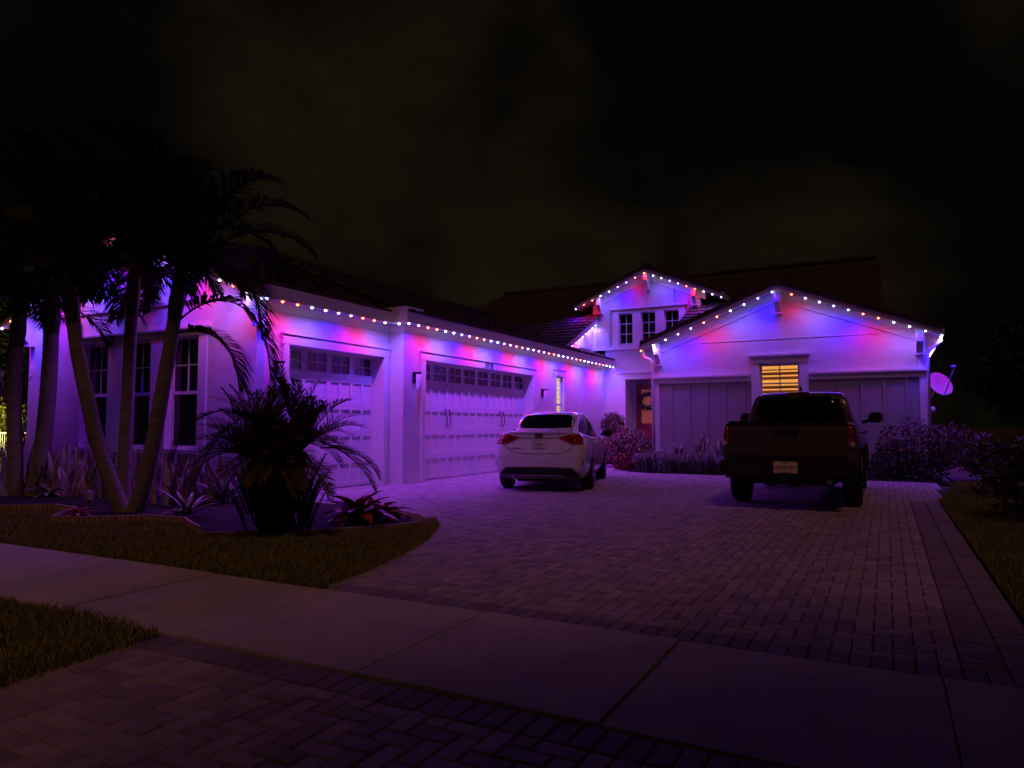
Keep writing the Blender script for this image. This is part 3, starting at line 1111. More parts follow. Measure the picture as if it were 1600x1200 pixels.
# entry: casing, recess, red door
P(MB().box(EO[0] - .24, EO[0], YE - .05, YE, 0, EO[3]), 'casing', trim)
P(MB().box(EO[0] - .26, -5.9, YE - .055, YE, EO[3], EO[3] + .2), 'casing', trim)
P(MB().box(EO[0] - .30, -5.9, YE - .10, YE, EO[3] + .2, EO[3] + .235), 'drip_cap', trim)
YB = 24.25
P(MB().box(EO[0] - .15, EO[0], YE + .22, YB, 0, EO[3]), 'entry_side_wall', stucco_fine)
P(MB().box(EO[0], -5.66, YB, YB + .15, 0, 3.0), 'entry_back_wall', siding)
P(MB().box(EO[0], -5.66, YE + .22, YB, EO[3], EO[3] + .1), 'entry_ceiling', soffit_m)
P(MB().box(EO[0], EO[0] + .10, YB - .05, YB, 0, EO[3]), 'door_casing', trim)
fd = P(wall_y(YB - .045, EO[0] + .10, EO[0] + 1.10, 0.02, 2.66, [(EO[0] + .30, EO[0] + .90, 1.28, 2.46)], thick=.045), 'front_door', door_red)
bx('door_glass', lit_door, fd, EO[0] + .30, EO[0] + .90, YB - .03, YB - .02, 1.28, 2.46)
bx('door_panel', door_red, fd, EO[0] + .26, EO[0] + .94, YB - .06, YB - .045, .25, 1.05)

# ---- right wing
RXC, RH, RP = -2.38, 3.58, .385
RZB = 4.68
RY0 = 18.78
rx0, rx1 = -5.66, .84
WR = (-2.88, -1.91, 1.15, 2.82)
ww = P(wall_y(YW, rx0, rx1, 0, 3.30, [WR]), 'wing_wall', stucco_fine)
P(MB().prism([(rx0, 3.30), (rx1, 3.30), (rx1, RZB - RP * (rx1 - RXC) + .03), (RXC, RZB + .02), (rx0, RZB - RP * (RXC - rx0) + .03)], 'y', YW, YW + .22), 'gable_wall', stucco_fine)
P(MB().box(rx1 - .2, rx1, YW + .22, 27.5, 0, 3.35), 'wing_side_wall', stucco_fine)
P(MB().box(rx0, rx0 + .2, YW + .22, YE, 0, 3.35), 'wing_side_wall', stucco_fine)
# control joint line
P(MB().box(-4.42, -.10, YW - .012, YW, 3.43, 3.455), 'string_course', stucco_fine, ww)
# grey board and batten wainscot, band and cap
for a, b in ((rx0 + .001, -3.12), (-1.67, rx1 - .001)):
    sd = P(MB().box(a, b, YW - .03, YW, .05, 2.36), 'siding', siding)
    P(MB().box(a, b, YW - .07, YW, 2.36, 2.50), 'band_board', trim, ww)
    P(MB().box(a - (.02 if a < -4 else 0), b + (.03 if b > 0 else 0), YW - .12, YW, 2.50, 2.545), 'band_cap', trim, ww)
    x = a + .46 if a < -4 else a + .21
    while x < b - .1:
        P(MB().box(x - .024, x + .024, YW - .055, YW - .03, .05, 2.36), 'batten', siding, sd)
        x += .478
P(MB().box(rx0 - .002, rx0 + .12, YW - .06, YW - .03, 0, 2.36), 'corner_trim', trim, ww)
P(MB().box(rx1 - .12, rx1 + .03, YW - .06, YW - .03, 0, 2.36), 'corner_trim', trim, ww)
P(MB().box(rx1 + .001, rx1 + .03, YW - .03, YW + .15, 0, 2.36), 'corner_trim', trim, ww)
P(MB().box(rx1 - .13, rx1 + .025, YW - .03, YW, 2.545, 3.42), 'corner_trim', trim, ww)
P(MB().box(rx0 - .025, rx0 + .13, YW - .03, YW, 2.545, 3.38), 'corner_trim', trim, ww)
# lit window with blinds
wd = P(wall_y(YW + .05, WR[0], WR[1], WR[2], WR[3], [(WR[0] + .05, WR[1] - .05, WR[2] + .05, WR[3] - .05)], thick=.05), 'lit_window', trim)
bx('window_pane', MATS['clear_pane'], wd, WR[0] + .05, WR[1] - .05, YW + .075, YW + .079, WR[2] + .05, WR[3] - .05)
P(MB().box((WR[0] + WR[1]) / 2 - .012, (WR[0] + WR[1]) / 2 + .012, YW + .052, YW + .074, WR[2] + .05, WR[3] - .05), 'muntin', siding, wd)
bx('meeting_rail', siding, wd, WR[0] + .05, WR[1] - .05, YW + .053, YW + .074, 2.27, 2.30)
z = WR[2] + .06
i = 0
while z < WR[3] - .04:
    a = .075 if i % 3 else .035
    MB().add([(WR[0] + .02, YW + .11, z), (WR[1] - .02, YW + .11, z), (WR[1] - .02, YW + .19, z + a), (WR[0] + .02, YW + .19, z + a),
              (WR[0] + .02, YW + .11, z + .006), (WR[1] - .02, YW + .11, z + .006), (WR[1] - .02, YW + .19, z + a + .006), (WR[0] + .02, YW + .19, z + a + .006)],
             [(3, 2, 1, 0), (4, 5, 6, 7), (0, 1, 5, 4), (1, 2, 6, 5), (2, 3, 7, 6), (3, 0, 4, 7)]).build('blind_slat', blind_m, wd)
    z += .118
    i += 1
bx('lit_room', lit_a, wd, WR[0], WR[1], YW + .213, YW + .218, WR[2], WR[3])
for a, b in ((WR[0] - .21, WR[0]), (WR[1], WR[1] + .21)):
    P(MB().box(a, b, YW - .06, YW, WR[2] - .1, WR[3]), 'casing', trim, wd)
P(MB().box(WR[0] - .22, WR[1] + .22, YW - .065, YW, WR[3], WR[3] + .18), 'casing', trim, wd)
P(MB().box(WR[0] - .27, WR[1] + .27, YW - .12, YW, WR[3] + .18, WR[3] + .215), 'drip_cap', trim, wd)
rfr = gable_roof('wing_roof', RXC, RH, RZB, RP, RY0, 27.0)
frieze_rake(RXC, 3.20, RZB - .01, RP, YW, .26)
for xx in (rx0 + .12, RXC, rx1 - .10):
    bracket(xx, RY0 + .05, YW, RZB - RP * abs(xx - RXC) - .005, h=.56, w=.14)
# small gable end returns and downspouts
ze = RZB - RP * RH


def downspout(pts):
    d = P(MB().tube(pts, .042, 8), 'downspout', trim, smooth=True)
    P(MB().box(pts[-1][0] - .055, pts[-1][0] + .055, pts[-1][1] - .02, pts[-1][1] + .06, 2.0, 2.03), 'strap', trim, d)


downspout([(RXC - RH + .02, 18.98, ze + .02), (RXC - RH + .02, 18.99, ze - .10), (RXC - RH + .05, 19.0, ze - .19), (RXC - RH + .22, 19.05, ze - .28), (rx0 - .06, 19.10, ze - .38), (rx0 - .05, 19.12, ze - .5), (rx0 - .05, 19.13, .12)])
downspout([(RXC + RH - .02, 19.02, ze + .02), (RXC + RH - .02, 19.03, ze - .12), (RXC + RH - .10, 19.05, ze - .2), (rx1 + .12, 19.12, ze - .32), (rx1 + .06, 19.14, ze - .42), (rx1 + .055, 19.15, .12)])

# ================================================================== LIGHT STRINGS
_b = MB().lathe([(.004, -.024), (.016, -.021), (.023, -.010), (.024, 0), (.018, .012), (.010, .016)], 10, 'z')
BULB_MESH = {k: _b.mesh('bulb', BULB[k], smooth=True) for k in 'rwb'}
SPOT = {}
for k in 'rwb':
    sp = bpy.data.lights.new('led_' + k, 'SPOT')
    sp.color = LED[k]
    sp.energy = LED_POWER * LEDW[k]
    sp.spot_size = R(172)
    sp.spot_blend = 1.0
    sp.shadow_soft_size = .02
    SPOT[k] = sp
for k in 'rwb':
    SPOT[k + 'd'] = SPOT[k].copy()
    SPOT[k + 'd'].energy *= .72
PAT = 'rrwwbb'


def light_string(label, pts, cols, tilt=(0, 0), dim=False):
    c = Vector(pts[len(pts) // 2])
    st = root('light_string', label, 'light string', c)
    mb = MB()
    for a, b in zip(pts[:-1], pts[1:]):
        a, b = Vector(a) + Vector((0, 0, .022)), Vector(b) + Vector((0, 0, .022))
        mb.tube([a, b], .008, 5)
    P(mb, 'track', wire_m, st)
    for p, k in zip(pts, cols):
        p = Vector(p)
        b = place('bulb', BULB_MESH[k], st, p)
        lo = bpy.data.objects.new('bulb_light', SPOT[k + 'd' if dim else k])
        COL.objects.link(lo)
        lo.parent = b
        lo.location = (0, 0, -.03)
        lo.rotation_euler = (tilt[0], tilt[1], 0)
    return st


def rake_pts(xc, half, zb, pit, y, side, n, start=.16):
    out = []
    for i in range(n):
        d = start + i * (half - start - .02) / (n - 1)
        out.append((xc + side * d, y, zb - pit * d - .045))
    return out


zl = ZS - .035
# garage eave, both sections with the jog between them
ys = [8.02 + .335 * i for i in range(10)]
pts = [(E1 + .01, y, zl) for y in ys if y < YS - .38] + [(E1 + .16, YS - .36, zl)]
ncol = len(pts)
pts += [(E2 - .02, 11.36 + .331 * i, zl) for i in range(37)]
off = 0
cols = ''.join(PAT[(i + off) % 6] for i in range(len(pts)))
i0 = min(range(len(pts)), key=lambda i: abs(proj(pts[i])[0] - 471))
off = (1 - i0) % 6
cols = ''.join(PAT[(i + off) % 6] for i in range(len(pts)))
light_string('red, white and blue light string along the garage eave', pts, cols, tilt=(0, R(-4)))
# left gable
light_string('light string on the left slope of the gable behind the palms', rake_pts(GXC, GH, LZB, PIT, Y0L + .02, -1, 12), 'rbbwwrrbbwrb', tilt=(R(-5), 0))
light_string('light string on the right slope of the gable behind the palms', rake_pts(GXC, GH, LZB, PIT, Y0L + .02, 1, 12), 'rwwbbrrwwrwb', tilt=(R(-5), 0))
# entry gable
light_string('light string on the left slope of the small upper gable', rake_pts(UXC, UH, UZB, UP_, UY0 + .02, -1, 9, .02), 'rrbbwwrrb', tilt=(R(-5), 0), dim=True)
light_string('light string on the right slope of the small upper gable', rake_pts(UXC, UH, UZB, UP_, UY0 + .02, 1, 9, .30), 'wwbbrrwwb', tilt=(R(-5), 0), dim=True)
# rake of the main roof down to the garage eave
ry = [20.55 + i * .30 for i in range(10)]
light_string('short light string climbing the tiled rake beside the upper gable', [(RXL - .0, y, zmain(y) - .27) for y in ry], 'wbbrrwwbww', tilt=(0, R(-4)))
# right wing
light_string('light string on the left slope of the right wing gable', rake_pts(RXC, RH, RZB, RP, RY0 + .02, -1, 11, .10), 'bbwwrrbbwwr'[:11], tilt=(R(-5), 0), dim=True)
light_string('light string on the right slope of the right wing gable', rake_pts(RXC, RH, RZB, RP, RY0 + .02, 1, 11, .36), 'rwwbbrrwwbb', tilt=(R(-5), 0), dim=True)
sy = [18.95 + .30 * i for i in range(22)]
light_string('light string receding along the right side eave of the wing', [(RXC + RH - .03, y, RZB - RP * RH - .06) for y in sy], ''.join(PAT[(i + 3) % 6] for i in range(22)), tilt=(0, R(-10)))


# ================================================================== WALL FITTINGS
def sconce(x, y, z, label):
    s = root('wall_sconce', label, 'wall light', (x, y, z), 'garage wall lights')
    P(MB().box(x, x + .03, y - .06, y + .06, z - .12, z + .12), 'backplate', black_metal, s)
    P(MB().box(x + .03, x + .17, y - .028, y + .028, z + .075, z + .115), 'arm', black_metal, s)
    P(MB().lathe([(.0, z - .24), (.058, z - .24), (.06, z - .23), (.06, z + .055), (.052, z + .068), (.0, z + .068)], 16, 'z', (x + .12, y, 0)), 'shade', sconce_g, s, smooth=True)
    P(MB().lathe([(.0, z + .069), (.045, z + .07), (.045, z + .09), (.0, z + .095)], 16, 'z', (x + .12, y, 0)), 'cap', black_metal, s)


sconce(C1 + .001, 8.60, 2.17, 'black arm wall light with pale cylinder shade left of the single garage door')
sconce(C2 + .001, 12.02, 2.20, 'black arm wall light with pale cylinder shade between the two garage doors')
sconce(C2 + .001, 18.22, 2.13, 'black arm wall light right of the double garage door, above the sedan')

# wreath on the front door
wr = root('wreath', 'dark green wreath with pale ornaments hanging on the red front door', 'wreath', (-7.42, YB - .10, 1.72))
mb = MB()
wc = Vector((-7.42, YB - .10, 2.06))
for i in range(1500):
    a = random.uniform(0, 2 * PI)
    r_ = .26 + random.gauss(0, .05)
    p = wc + Vector((math.cos(a) * r_, random.uniform(-.04, .03), math.sin(a) * r_))
    d = Vector((random.gauss(0, 1), random.gauss(-.4, .6), random.gauss(0, 1))).normalized() * random.uniform(.03, .07)
    w = d.cross(Vector((0, 1, 0))).normalized() * .006
    mb.add([p - w, p + w, p + d], [(0, 1, 2)])
P(mb, 'needles', wreath_m, wr)
P(MB().tube([wc + Vector((math.cos(t * .3142) * .25, 0, math.sin(t * .3142) * .25)) for t in range(21)], .06, 6), 'ring', wreath_m, wr, smooth=True)
for i in range(9):
    a = i * .7 + .3
    P(MB().lathe([(.001, -.022), (.016, -.016), (.022, 0), (.016, .016), (.001, .022)], 8, 'z', wc + Vector((math.cos(a) * .26, -.06, math.sin(a) * .26))), 'ornament', lamp_clear, wr, smooth=True)

# satellite dish on the right side wall
dsh = root('satellite_dish', 'grey satellite dish on the right side wall of the house', 'dish', (rx1 + .02, 20.1, 1.6))
dc = Vector((1.19, 20.0, 2.22))
dn = Vector((.48, -.80, .52)).normalized()
du = dn.cross(Vector((0, 0, 1))).normalized()
dv = du.cross(dn)
vs, fs = [tuple(dc - dn * .06)], []
for j in range(1, 6):
    r_ = j / 5
    for k in range(28):
        a = 2 * PI * k / 28
        vs.append(tuple(dc + du * .29 * r_ * math.cos(a) + dv * .33 * r_ * math.sin(a) + dn * (.06 * r_ * r_ - .06)))
for k in range(28):
    fs.append((0, 1 + k, 1 + (k + 1) % 28))
for j in range(4):
    for k in range(28):
        a, b = 1 + j * 28 + k, 1 + j * 28 + (k + 1) % 28
        fs.append((a, a + 28, b + 28, b))
P(MB().add(vs, fs), 'reflector', dish_m, dsh, smooth=True)
foot = dc - dv * .32
tip = dc + dn * .60 + dv * .04
P(MB().tube([foot - dn * .05, tip], .014, 6), 'feed_arm', dish_m, dsh)
P(MB().lathe([(.0, -.06), (.03, -.055), (.034, .02), (.022, .05), (.0, .055)], 10, 'x', tip + Vector((0, 0, .05))), 'receiver', dish_m, dsh, smooth=True)
P(MB().tube([dc - dn * .08, dc - dn * .16, Vector((1.0, 20.1, 1.9)), Vector((rx1 + .02, 20.1, 1.75))], .02, 6), 'mast', dish_m, dsh)
P(MB().box(rx1 + .001, rx1 + .02, 20.02, 20.18, 1.62, 1.86), 'wall_plate', dish_m, dsh)
em = root('electric_meter', 'small electric meter box on the side wall below the dish', 'meter', (rx1 + .01, 19.75, 1.3))
P(MB().box(rx1 + .001, rx1 + .11, 19.6, 19.86, 1.30, 1.74), 'meter_box', dish_m, em)
P(MB().lathe([(.0, 0), (.085, .001), (.085, .07), (.06, .10), (.0, .105)], 14, 'x', (rx1 + .11, 19.73, 1.58)), 'meter_dial', lamp_clear, em, smooth=True)
P(MB().tube([(rx1 + .05, 19.73, 1.30), (rx1 + .05, 19.73, .05)], .025, 8), 'conduit', dish_m, em)


# ================================================================== PLANTS
def frond(name, m, parent, base, d0, length, droop, nleaf=46, leaf=.42, rach=.016, vee=.5, hang=.35, twist=0.0, width=.017):
    """one pinnate leaf; base point, start direction, length, how far it arches over"""
    p = Vector(base)
    d = Vector(d0).normalized()
    N = 16
    path = [p.copy()]
    step = length / N
    for i in range(N):
        d = (d + Vector((0, 0, -droop * (.35 + 1.3 * i / N) / N))).normalized()
        p = p + d * step
        path.append(p.copy())
    mb = MB()
    mb.tube(path, [rach * (1 - .85 * i / N) for i in range(N + 1)], 5)
    side0 = Vector(d0).cross(Vector((0, 0, 1)))
    if side0.length < .05: side0 = Vector((1, 0, 0))
    side0.normalize()
    for k in range(nleaf):
        t = .12 + .88 * (k + random.uniform(-.3, .3)) / nleaf
        t = min(max(t, .08), .995)
        i = min(int(t * N), N - 1)
        q = path[i].lerp(path[i + 1], t * N - i)
        tg = (path[i + 1] - path[i]).normalized()
        sd = (side0 - tg * side0.dot(tg)).normalized()
        up = sd.cross(tg)
        L = leaf * (math.sin(PI * (.12 + .86 * t)) ** .6) * random.uniform(.85, 1.12)
        for s in (-1, 1):
            a = 1.05 - .55 * t + random.gauss(0, .10)
            dr = (tg * math.cos(a) + (sd * s * math.cos(vee + twist * s) + up * math.sin(vee)) * math.sin(a)).normalized()
            w = dr.cross(up).normalized() * width * random.uniform(.8, 1.2)
            m1 = q + dr * L * .5 + Vector((0, 0, -hang * .10 * L))
            e = q + dr * L * .93 + Vector((0, 0, -hang * L * random.uniform(.6, 1.3)))
            mb.add([q - w * .4, q + w * .4, m1 + w, m1 - w, e], [(0, 1, 2, 3), (3, 2, 4)])
    return P(mb, name, m, parent)


def ringed_trunk(parent, pts, r0, r1):
    P_ = [Vector(p) for p in pts]
    # smooth through the points
    out = []
    n = len(P_)
    for i in range(n - 1):
        a, b, c, d = P_[max(i - 1, 0)], P_[i], P_[i + 1], P_[min(i + 2, n - 1)]
        for k in range(10):
            t = k / 10
            out.append(.5 * ((2 * b) + (c - a) * t + (2 * a - 5 * b + 4 * c - d) * t * t + (3 * b - a - 3 * c + d) * t ** 3))
    out.append(P_[-1])
    m = len(out)
    rad = []
    for i in range(m):
        t = i / (m - 1)
        rr = r0 + (r1 - r0) * min(1, t * 1.1) + .035 * math.exp(-t * 16)
        rad.append(rr * (1.035 if i % 2 else .985))
    return P(MB().tube(out, rad, 12), 'trunk', bark, parent, smooth=True), out[-1], (out[-1] - out[-3]).normalized()


def palm(label, trunks, fr_len=2.0, seed=1, group='palms in the left bed', base=None):
    random.seed(seed)
    b = base or trunks[0][0][0]
    t_ = root('palm_tree', label, 'palm', (b[0], b[1], 0), group)
    for pts, r0, r1, nfr, extra in trunks:
        tr, top, d = ringed_trunk(t_, pts, r0, r1)
        sh = [top - d * .05, top + d * .25, top + d * .55, top + d * .8]
        P(MB().tube(sh, [r1 * 1.0, r1 * 1.25, r1 * 1.0, r1 * .55], 10), 'crownshaft', shaft_m, t_, smooth=True)
        c = top + d * .72
        for i in range(nfr):
            a = 2.4 * i + seed
            el = R(36 + 50 * ((i * .618) % 1))
            dr = Vector((math.cos(a) * math.cos(el), math.sin(a) * math.cos(el), math.sin(el)))
            L = fr_len * random.uniform(.85, 1.15)
            frond('frond', frond_m, t_, c - d * random.uniform(0, .3), dr, L, 1.9 + .9 * (1 - el), nleaf=64, leaf=.56, width=.017)
        for (e0, dr, L, dp) in extra:
            frond('frond', frond_m, t_, e0, dr, L, dp, nleaf=54, leaf=.46, width=.019)
    return t_


D0 = 9.72
tk = lambda L, d=D0: [tuple(at(x, y, d + dd)) for x, y, dd in L]
base3 = gp = at(193, 806, D0)
dirpx = lambda dx, dy, dz=0: (RT * dx - UP * dy + FW * dz).normalized()
palm('triple trunked palm with arching dark fronds in front of the left gable', [
    (tk([(196, 812, 0), (176, 760, -.05), (152, 690, -.1), (136, 620, -.15), (122, 556, -.15), (115, 505, -.15)]), .105, .085, 17,
     [(at(116, 470, D0 - .15), dirpx(.55, -1.0, -.2), 1.6, 2.6)]),
    (tk([(194, 810, .1), (194, 740, .15), (198, 650, .2), (202, 560, .2), (206, 490, .2)]), .095, .08, 17, []),
    (tk([(206, 812, -.05), (224, 760, -.1), (240, 690, -.15), (254, 610, -.2), (266, 540, -.2), (272, 500, -.2)]), .11, .085, 17,
     [(at(275, 505, D0 - .2), dirpx(1.0, -1.0, -.1), 2.15, 4.3),
      (at(278, 520, D0 - .22), dirpx(1.0, -.25, -.15), 1.35, 3.0),
      (at(272, 480, D0 - .2), dirpx(1.0, -1.6, -.3), 2.3, 4.2)]),
], seed=3, base=(gp.x, gp.y))
D1_ = 11.9
gl = at(40, 795, D1_)
palm('slender leaning palm pair at the left edge of the bed', [
    (tk([(22, 796, 0), (24, 730, 0), (22, 650, 0), (22, 590, 0), (26, 540, 0)], D1_), .12, .10, 12, []),
    (tk([(48, 797, .1), (62, 730, .1), (72, 650, .1), (78, 570, .1), (80, 520, .1)], D1_), .14, .115, 13, []),
    (tk([(18, 800, -.1), (0, 768, -.1), (-30, 700, -.1), (-50, 600, -.1), (-55, 540, -.1)], D1_), .12, .10, 9, []),
], seed=8, base=(gl.x, gl.y), fr_len=2.3)

# clumping date palm beside the single garage door
random.seed(21)
D2_ = 7.85
dpb = at(432, 838, D2_)
dp = root('date_palm', 'bushy low date palm with stiff fronds beside the single garage door', 'palm', (dpb.x, dpb.y, 0), 'palms in the left bed')
heads = []
for i, (x, y) in enumerate(((395, 718), (430, 700), (470, 705), (448, 725), (412, 735))):
    b0 = at(418 + i * 9, 832, D2_ + .12 * (i % 3 - 1))
    b0.z = 0
    h = at(x, y, D2_ + .15 * (i % 3 - 1))
    mid = b0.lerp(h, .5) + Vector((0, 0, .02))
    P(MB().tube([b0, mid, h], [.10, .085, .075], 9), 'trunk', bark, dp, smooth=True)
    heads.append(h)
for i, h in enumerate(heads):
    n = 19
    for k in range(n):
        a = 2.4 * k + i * 1.3
        el = R(8 + 70 * ((k * .618 + .13 * i) % 1))
        dr = Vector((math.cos(a) * math.cos(el), math.sin(a) * math.cos(el), math.sin(el)))
        frond('frond', frond_y, dp, h, dr, random.uniform(.72, 1.0), 1.0 + .8 * (1 - el), nleaf=44, leaf=.24, rach=.009, vee=.55, hang=.10, width=.0062)
# dense upright suckers and leaf bases hide the stems
for k in range(95):
    a = random.uniform(0, 2 * PI)
    r_ = .10 + .26 * math.sqrt(random.random())
    zz = random.uniform(.0, .38)
    p = Vector((dpb.x + math.cos(a) * r_, dpb.y + math.sin(a) * r_, zz))
    frond('sucker_frond', frond_y, dp, p, (math.cos(a) * .33, math.sin(a) * .33, .9), random.uniform(.38, .62), .5, nleaf=16, leaf=.13, rach=.012, width=.007, hang=.05)
for (x, y, dx, dy, L, dpv) in ((500, 700, 1.0, -.12, .80, 1.6), (500, 690, .9, .28, .85, 1.3), (350, 640, -.9, .15, .8, 2.2), (380, 650, -.7, .5, .9, 1.6)):
    frond('frond', frond_y, dp, at(x, y, D2_ - .1), dirpx(dx, dy, -.1), L, dpv, nleaf=46, leaf=.24, rach=.010, vee=.3, hang=.15, width=.010)
# brown hanging fronds between the two palms
for (x, y, L) in ((358, 600, .9), (372, 596, .8), (345, 605, .75)):
    frond('dry_frond', frond_dead, dp, at(x, y, D2_ + .9), dirpx(.25, .25, .1), L, 6.0, nleaf=34, leaf=.30, rach=.012, hang=.6, width=.012)


def strap_mesh(name, m, L, w, bend, cup=.25, seg=6, tipw=.0):
    mb = MB()
    o = []
    for i in range(seg + 1):
        t = i / seg
        ww = w * (math.sin(PI * min(1, .18 + .82 * t)) ** .55 if t < 1 else 0) * .5 + w * .18 * (1 - t)
        a = bend * t
        y = L * (math.sin(a) / bend if bend > .01 else 0) * t if False else L * t * math.sin(a * .7)
        z = L * t * math.cos(a * .7)
        o.append((ww, y, z))
    vs, fs = [], []
    for (ww, y, z) in o:
        vs += [(-ww, y - cup * ww, z), (0, y, z), (ww, y - cup * ww, z)]
    for i in range(seg):
        a = i * 3
        fs += [(a, a + 1, a + 4, a + 3), (a + 1, a + 2, a + 5, a + 4)]
    return mb.add(vs, fs).mesh(name, m, smooth=True)


SN = [strap_mesh('leaf', snake_m, L, .062, b) for L, b in ((.75, .15), (.62, .3), (.85, .22), (.55, .5))]
random.seed(5)
snake_spots = []
for i in range(30):
    t = i / 29
    snake_spots.append((-14.6 + 5.6 * t + random.uniform(-.08, .08), (7.55 if i % 2 else 7.0) + random.uniform(-.15, .15)))
SN_LABEL = ['left end', 'second from the left end', 'third from the left end']
for i, (x, y) in enumerate(snake_spots):
    px = proj((x, y, .4))[0]
    s = root('snake_plant', 'mottled upright snake plant in the row under the triple window', 'snake plant', (x, y, .02), 'snake plants under the triple window')
    for k in range(random.randint(11, 15)):
        a = random.uniform(0, 2 * PI)
        r_ = random.uniform(0, .22)
        sc_ = random.uniform(.75, 1.15)
        place('leaf', random.choice(SN), s, (x + math.cos(a) * r_, y + math.sin(a) * r_, 0.0), rot=(random.gauss(0, .06), random.gauss(0, .10), a), scale=(sc_, sc_, sc_))


def rosette(label, loc, m, n, L, w, bend, cat='bromeliad', el0=15, el1=75, seed=0, name='bromeliad', group='bromeliads in the left bed'):
    random.seed(seed)
    s = root(name, label, cat, (loc[0], loc[1], 0.0), group)
    mm = [strap_mesh('leaf', m, L * f, w, bend * g, cup=.5) for f, g in ((1, 1), (.85, 1.2), (1.1, .8))]
    for k in range(n):
        a = 2.4 * k
        tilt = R(90 - (el0 + (el1 - el0) * k / n)) * .75
        place('leaf', mm[k % 3], s, (loc[0], loc[1], .03 + .03 * k / n), rot=Matrix.Rotation(a, 3, 'Z').to_4x4().to_euler() if False else (Matrix.Rotation(a, 3, 'Z') @ Matrix.Rotation(-tilt, 3, 'X')).to_euler(),
              scale=[random.uniform(.8, 1.1)] * 3)
    return s


def gxy(px, py):
    d = RT * ((px - 800) / FPX) - UP * ((py - 600) / FPX) + FW
    t = -CAM_H / d.z
    return (d.x * t, d.y * t)


rosette('broad red leaved bromeliad at the tip of the bed near the driveway', gxy(558, 818), brom_red, 24, .52, .15, .9, seed=1, el0=8, el1=70)
rosette('second red bromeliad overlapping the first toward the driveway', gxy(596, 812), brom_red, 18, .40, .12, 1.0, seed=2, el0=5, el1=65)
rosette('pale grey spiky bromeliad between the palms', gxy(292, 812), brom_gr, 18, .50, .05, .5, seed=3, name='bromeliad', el0=5, el1=60)
rosette('dark spiky bromeliad in front of the snake plants', gxy(348, 790), brom_gr, 18, .60, .06, .5, seed=4, el0=15, el1=75)
rosette('small pale rosette at the ribbed edging', gxy(276, 815), brom_gr, 12, .20, .05, .7, seed=5, el0=5, el1=60)
rosette('flat rosette beside the small garden box light', gxy(72, 780), brom_gr, 14, .36, .08, .9, seed=6, el0=5, el1=60)
rosette('reddish low rosette at the left point of the edging', gxy(120, 812), brom_red, 14, .26, .06, .9, seed=7, el0=5, el1=55)

g0 = gxy(138, 793)
gb = root('garden_spotlight', 'small grey box spotlight standing unlit in the mulch by the palms', 'garden light', (g0[0], g0[1], 0))
P(MB().box(g0[0] - .06, g0[0] + .06, g0[1] - .04, g0[1] + .04, .10, .24), 'housing', dish_m, gb, bevel=.01)
P(MB().tube([(g0[0], g0[1], 0), (g0[0], g0[1], .10)], .012, 6), 'stake', black_metal, gb)


def leaf_cloud(mb, c, rad, n, size, shell=.55, flat=.0, seed=0, squash_bottom=True):
    rg = np.random.default_rng(seed)
    d = rg.normal(size=(n, 3))
    d /= np.linalg.norm(d, axis=1)[:, None]
    r_ = (shell + (1 - shell) * rg.random(n)) ** 1.0
    bumpy = 1 + .16 * np.sin(d[:, 0] * 5 + seed) * np.cos(d[:, 2] * 6 + seed * 2) + .10 * np.sin(d[:, 1] * 11 + seed)
    p = np.array(c) + d * np.array(rad) * (r_ * bumpy)[:, None]
    if squash_bottom:
        p[:, 2] = np.maximum(p[:, 2], .03)
    t = rg.normal(size=(n, 3)) + d * .7
    t /= np.linalg.norm(t, axis=1)[:, None]
    s = np.cross(t, rg.normal(size=(n, 3)))
    s /= np.linalg.norm(s, axis=1)[:, None]
    L = size * rg.uniform(.7, 1.3, n)[:, None]
    w = L * .30
    o = len(mb.v)
    V = np.stack([p, p + t * L * .5 + s * w, p + t * L, p + t * L * .5 - s * w], 1).reshape(-1, 3)
    mb.v += [tuple(v) for v in V]
    mb.f += [(o + 4 * i, o + 4 * i + 1, o + 4 * i + 2, o + 4 * i + 3) for i in range(n)]


def shrub(name, label, cat, base, blobs, m, size, n, seed=0, group=None, stems=5):
    s = root(name, label, cat, (base[0], base[1], 0), group)
    mb = MB()
    for i, (dx, dy, z, rx, ry_, rz) in enumerate(blobs):
        leaf_cloud(mb, (base[0] + dx, base[1] + dy, z), (rx, ry_, rz), n, size, seed=seed + i)
    tag(P(mb, 'foliage', m, s))
    st = MB()
    random.seed(seed)
    for i in range(stems):
        b = random.choice(blobs)
        st.tube([(base[0] + random.uniform(-.08, .08), base[1] + random.uniform(-.08, .08), 0), (base[0] + b[0] * .6, base[1] + b[1] * .6, b[2] * .6), (base[0] + b[0] + random.uniform(-.1, .1), base[1] + b[1], b[2] + b[5] * .4)], [.02, .014, .007], 5)
    P(st, 'stems', twig, s)
    return s


def strap_clump(name, label, cat, base, n, h, spread, m, w=.012, seed=0, group=None, stiff=.5):
    random.seed(seed)
    mb = MB()
    for k in range(n):
        a = random.uniform(0, 2 * PI)
        p = Vector((base[0] + random.gauss(0, .07), base[1] + random.gauss(0, .07), 0))
        L = h * random.uniform(.7, 1.2)
        out = Vector((math.cos(a), math.sin(a), 0))
        sd = Vector((-math.sin(a), math.cos(a), 0)) * w
        sp = spread * random.uniform(.3, 1.1)
        q1 = p + out * sp * .35 + Vector((0, 0, L * .6))
        q2 = p + out * sp * .8 + Vector((0, 0, L * (.85 + .1 * stiff)))
        q3 = p + out * sp * 1.25 + Vector((0, 0, L * (.5 + .6 * stiff)))
        mb.add([p - sd * .6, p + sd * .6, q1 + sd, q1 - sd, q2 + sd * .8, q2 - sd * .8, q3], [(0, 1, 2, 3), (3, 2, 4, 5), (5, 4, 6)])
    o = mb.build(name, m)
    return tag(o, label, cat, group)


